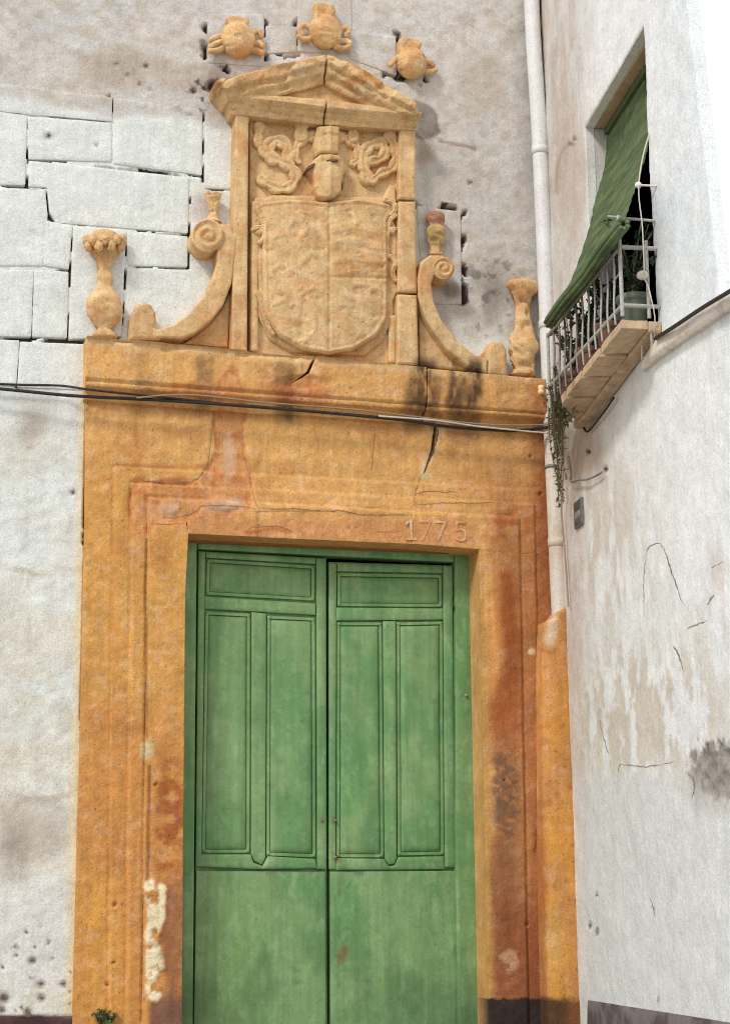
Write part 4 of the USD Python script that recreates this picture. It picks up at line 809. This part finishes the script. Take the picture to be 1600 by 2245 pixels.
for k in range(nsl):
    x0 = (k + .5) / nsl * s_[-1]; pn, pf = at_s(near, x0), at_s(far, x0); dn_ = at_s(near, x0 + .004) - at_s(near, x0 - .004); df = at_s(far, x0 + .004) - at_s(far, x0 - .004)
    V = []; e0_, e1_ = rng.uniform(-.004, .004), rng.uniform(-.004, .004); ht, hs = pitch * .48, .0030
    for i, t in enumerate(np.linspace(0, 1, 7)):
        p = pf + (pn - pf) * t; d = (df + (dn_ - df) * t)[1:]; d = d / np.linalg.norm(d); nn = np.array([-d[1], d[0]]); nn = nn * np.sign(nn[0])
        sag = .006 * math.sin(t * 7 + k * .11) * min(1, k / 25) + .002 * math.sin(t * 23 + k)
        u = p[0] + (e0_ if i == 0 else e1_ if i == 6 else 0)
        for sx, sn in ((-1, 0), (-.5, 1), (.5, 1), (1, 0), (0, -.6)): V.append(B.world(u, p[1] + d[0] * sx * ht + nn[0] * (sn * hs + sag), p[2] + d[1] * sx * ht + nn[1] * (sn * hs + sag)))
    F = []
    for i in range(6):
        for j in range(5): a, b = i * 5 + j, i * 5 + (j + 1) % 5; F += [[a, b, b + 5], [a, b + 5, a + 5]]
    for j in range(1, 4): F += [[0, j + 1, j], [30, 30 + j, 30 + j + 1]]
    emit(blind, 'slat', *fixed(np.array(V), np.array(F)), BLIND, c_blind, smooth=False)
e_n, e_f = near[-1], far[-1]
for k in range(7):
    th = 2 * np.pi * k / 7; c = []
    for t in np.linspace(-.03, 1.03, 14):
        p = e_f + (e_n - e_f) * t; c.append(B.world(p[0], p[1] + .010 + .024 * math.cos(th) + .005 * math.sin(9 * t), p[2] - .03 + .026 * math.sin(th)))
    emit(blind, 'rolled_slat', *fixed(*tube(c, .014, 6)), BLIND, c_blind)
emit(blind, 'blind_head', *plate(B, uf + .02, un - .003, -.172, -.118, ztop - .050, ztop - .006), BLIND, lin(84, 100, 66))
cordp = [B.p3(1424, 290, .0), B.p3(1400, 405, .07), B.p3(1408, 500, .08), B.p3(1412, 600, .09)]
emit(blind, 'cord', *fixed(*tube(spline(cordp, 20), .0036, 6)), PALEC)
emit(blind, 'cord', *fixed(*tube(spline([B.p3(1412, 610, .085), B.p3(1424, 640, .07), B.p3(1433, 680, .05), B.p3(1430, 760, .03)], 20), .0036, 6)), PALEC)
sv = trimesh.creation.icosphere(2, .03); emit(blind, 'pulley', np.array(sv.vertices) * [1, 1, .8] + B.p3(1408, 603, .09), sv.faces, PALEC)
sv = trimesh.creation.icosphere(2, .018); emit(blind, 'cord_knob', np.array(sv.vertices) + B.p3(1399, 405, .07), sv.faces, PVC, lin(235, 232, 226))
bb = B.p3(1399, 405, .07); emit(blind, 'side_rod', *fixed(*tube([bb, B.p3(1440, 407, .0)], .006, 6)), PALEC)

# ------------------------------------------------------------------ drainpipe
pipe = thing('drainpipe', 'white round drainpipe running down the inner corner of the two houses', 'drainpipe')
pc = [(1163, -60, 22), (1165, 0, 21.5), (1182, 300, 19), (1191, 500, 18), (1199, 700, 17), (1207, 900, 16), (1216, 1100, 16), (1226, 1330, 15), (1229, 1370, 15)]
WP = .085
pts = [A.p3(x, y, WP) for x, y, _ in pc]; rad = [.052] * len(pc)
pp = spline(pts, 60)
def c_pipe(px, py, P):
    wx, wy = warp(px, py, P, 8, 9); n = fb(P * [1, 1, .4], 14, 190)
    C = np.tile(lin(226, 226, 224), (len(P), 1)); C = mixc(C, lin(214, 200, 180), sstep(700, 1000, wy) * .7); C = mixc(C, lin(120, 112, 84), sstep(.52, .64, n) * sstep(800, 900, wy) * (1 - sstep(1050, 1180, wy)) * .8)
    return mixc(C, lin(204, 186, 162), sstep(.5, .62, n) * sstep(1050, 1150, wy) * .6)
emit(pipe, 'pipe', *fixed(*tube(pp, .050, 20)), PVC, c_pipe)
for y, hgt, m_ in ((330, .05, PVC), (712, .05, PVC), (938, .05, RUSTY), (1025, .02, RUSTY), (1190, .05, PVC)):
    x = np.interp(y, [q[1] for q in pc], [q[0] for q in pc]); c = A.p3(x, y, WP)
    V, F = fixed(*tube([c - [0, 0, hgt / 2], c + [0, 0, hgt / 2]], .0545, 20)); emit(pipe, 'clamp' if m_ is RUSTY else 'coupling', V, F, m_, c_pipe if m_ is PVC else None)

# ------------------------------------------------------------------ cables
def cable(label, pts, r, mat, n=50, group=None):
    c = thing('cable', label, 'cable', group); emit(c, 'sheath', *fixed(*tube(spline(pts, n), r, 6)), mat); return c
c1 = cable('thick black cable sagging under the cornice along the whole portal', [A.p3(-90, 843, .07), A.p3(40, 856, .08), A.p3(170, 868, .10), A.p3(400, 880, .12), A.p3(640, 898, .13), A.p3(860, 918, .12), A.p3(1010, 938, .12), A.p3(1110, 944, .12), A.p3(1205, 936, .16)], .010, BLACK)
cable('thin black cable just above the thick one, left of the portal', [A.p3(-90, 838, .04), A.p3(35, 843, .04), A.p3(130, 845, .05), A.p3(190, 853, .14), A.p3(330, 868, .13), A.p3(480, 884, .12)], .007, BLACK)
cable('thin tan cable along the underside of the cornice', [A.p3(300, 872, .14), A.p3(430, 866, .145), A.p3(600, 884, .14), A.p3(760, 896, .14), A.p3(900, 912, .14), A.p3(1060, 930, .14), A.p3(1205, 930, .17)], .005, TANC)
cable('pale cable under the cornice near its right end', [A.p3(830, 912, .15), A.p3(930, 919, .15), A.p3(1060, 936, .14), A.p3(1140, 944, .14), A.p3(1215, 950, .16)], .005, PALEC)
cable('dark line following the drainpipe on its right from the top', [A.p3(1183, -60, .06), A.p3(1190, 100, .06), A.p3(1199, 300, .06), A.p3(1205, 490, .06), A.p3(1211, 700, .06), A.p3(1219, 830, .08)], .011, BLACK)  # black strand along the dark line right of the pipe
sv = trimesh.creation.cylinder(.014, .03, sections=12); k_ = thing('cable_clip', 'small white clip on the dark line beside the drainpipe', 'clip'); emit(k_, 'clip', *fixed(np.array(sv.vertices) + A.p3(1204, 496, .075), sv.faces), PVC, lin(236, 232, 226))
cable('dark cable lying on top of the sloping string course of the side wall', [B.p3(1436, 742, .05), B.p3(1480, 714, .06), B.p3(1540, 674, .06), B.p3(1596, 640, .06), B.p3(1700, 575, .06)], .010, BLACK)
cable('pale cable loop hanging from the near end of the balcony', [B.p3(1408, 800, .03), B.p3(1409, 740, .06), B.p3(1414, 722, .07), B.p3(1424, 718, .06), B.p3(1427, 735, .05), B.p3(1424, 790, .03)], .006, PALEC)
cable('black cable looping from the drainpipe to the foot of the balcony', [A.p3(1215, 955, .12), B.p3(1240, 915, .10), B.p3(1256, 898, .08), B.p3(1272, 925, .05), B.p3(1288, 946, .03), B.p3(1312, 918, .03), B.p3(1345, 872, .03)], .007, BLACK)
cable('grey cable hanging below the balcony and curling right over the small plaque', [B.p3(1246, 1000, .04), B.p3(1252, 1040, .03), B.p3(1250, 1052, .03), B.p3(1270, 1052, .03), B.p3(1290, 1050, .03), B.p3(1320, 1035, .02)], .006, RUSTY)
cable('thin dark cable down the corner wall right of the drainpipe', [B.p3(1232, 950, .05), B.p3(1234, 1010, .04), B.p3(1233, 1060, .04), B.p3(1231, 1130, .03), B.p3(1240, 1240, .02), B.p3(1246, 1330, .02)], .005, TANC)
ins = thing('insulator', 'small cream insulator at the right end of the cornice beside the drainpipe', 'insulator')
sv = revolve([(.004, 0), (.018, .004), (.02, .02), (.012, .028), (.02, .036), (.016, .055), (.004, .06)], 14); emit(ins, 'body', sv[0] + A.p3(1186, 864, .17), sv[1], PVC, lin(250, 222, 160))
emit(ins, 'bracket', *fixed(*tube([A.p3(1186, 860, .17), A.p3(1190, 866, .05)], .006, 6)), RUSTY)

# ------------------------------------------------------------------ plaque on the side wall
pq = thing('wall_plaque', 'small dark grey metal plaque on the white wall right of the drainpipe', 'plaque')
a_, b_ = B.at(1262, 1096), B.at(1279, 1156); c_ = B.at(1279, 1090)
emit(pq, 'plate', *plate(B, B.at(1262, 1120)[0], B.at(1279, 1120)[0], -.02, .014, B.at(1270, 1156)[1], B.at(1270, 1096)[1]), plain('grey_metal', (.17, .18, .18), .5, .3, .3, 60))
for y0, y1 in ((1100, 1118), (1122, 1136), (1140, 1152)):
    emit(pq, 'slot', *plate(B, B.at(1265, 1120)[0], B.at(1276, 1120)[0], .010, .018, B.at(1270, y1)[1], B.at(1270, y0)[1]), plain('slot_grey%d' % y0, (.07, .075, .075) if y0 != 1122 else (.24, .25, .24), .6))

# ------------------------------------------------------------------ plants
def leaf_mesh(c, d, up, L, Wd):
    d = d / np.linalg.norm(d); s_ = np.cross(d, up); s_ /= np.linalg.norm(s_) + 1e-9; n_ = np.cross(s_, d)
    V = np.array([c, c + d * L * .4 + s_ * Wd + n_ * L * .08, c + d * L * .4 - s_ * Wd + n_ * L * .08, c + d * L * .45 + n_ * L * .02, c + d * L - n_ * L * .1])
    return V, np.array([[0, 1, 3], [0, 3, 2], [1, 4, 3], [3, 4, 2]])
def plant(parent, origin, nst, height, spread, mat, seed, L=.05, droop=.3, stems=RUSTY):
    r_ = np.random.default_rng(seed); ms, st = [], []
    for _ in range(nst):
        a = r_.uniform(0, 2 * np.pi); tip = origin + np.array([math.cos(a) * spread * r_.uniform(.3, 1), math.sin(a) * spread * r_.uniform(.3, 1), height * r_.uniform(.5, 1.0)])
        mid = (origin + tip) / 2 + np.array([0, 0, abs(height) * .12]); c = spline([origin, mid, tip - [0, 0, droop * abs(height) * r_.uniform(0, .5)]], 9); st.append(tube(c, .004, 5))
        for q in c[2:]:
            for _ in range(3):
                d = r_.normal(size=3); ms.append(leaf_mesh(q, d, np.array([.1, .2, 1.0]), L * r_.uniform(.6, 1.2), L * .28))
    emit(parent, 'stem', *join(*st), stems); emit(parent, 'foliage', *join(*ms), mat, smooth=False, kind='stuff')
def potted(label, u, w, potmat, h, seed, lm=LEAF, nst=9, sp=.14, ph=.16, pr=.085):
    t = thing('potted_plant', label, 'potted plant', 'plant pots on the balcony')
    o = B.world(u, w, zs_(u) + .078)
    V, F = revolve([(pr * .7, 0), (pr * .92, ph * .8), (pr * 1.08, ph * .82), (pr * 1.08, ph), (pr * .9, ph), (pr * .85, ph * .9)], 18)
    emit(t, 'pot', V + o, F, potmat); plant(t, o + [0, 0, ph * .9], nst, h, sp, lm, seed)
potted('dull green pot with a dark leafy plant at the near end of the balcony', un_ - .13, .09, GREENPOT, .45, 1, nst=14)
potted('terracotta pot with a leafy plant in the middle of the balcony', 1.72, .11, TERRA, .42, 2, nst=12)
potted('terracotta pot with a low plant under the far half of the blind', 1.38, .13, TERRA, .34, 3, nst=12)
potted('terracotta pot with a dry plant at the far end of the balcony', 1.02, .14, TERRA, .36, 4, DRY, 14)
tr = thing('trailing_plant', 'dry olive trailing plant hanging from the far end of the balcony over the drainpipe', 'plant')
r_ = np.random.default_rng(8); ms, st = [], []
for k in range(26):
    x0, y0 = r_.uniform(1206, 1268), r_.uniform(770, 905); w0 = r_.uniform(.10, .28)
    ln = r_.uniform(60, 250) if x0 < 1242 else r_.uniform(20, 90)
    c = spline([B.p3(x0 + r_.uniform(-6, 6), y0, w0), B.p3(x0 + r_.uniform(-12, 6), y0 + ln * .4, w0 * .8), B.p3(1226 + r_.uniform(-18, 22), y0 + ln, max(.05, w0 * .6))], 12); st.append(tube(c, .0035, 5))
    for q in c:
        for _ in range(3): ms.append(leaf_mesh(q, r_.normal(size=3), np.array([.1, .2, 1.0]), r_.uniform(.02, .045), .008))
emit(tr, 'stem', *join(*st), plain('dry_stem', (.16, .13, .07), .8)); emit(tr, 'foliage', *join(*ms), DRY, smooth=False, kind='stuff')
wd = thing('weed', 'small green weed growing from the foot of the left jamb', 'weed')
plant(wd, A.p3(230, 2252, .05), 14, .085, .08, leafmat('weed_leaf', (.11, .14, .04)), 12, L=.035)
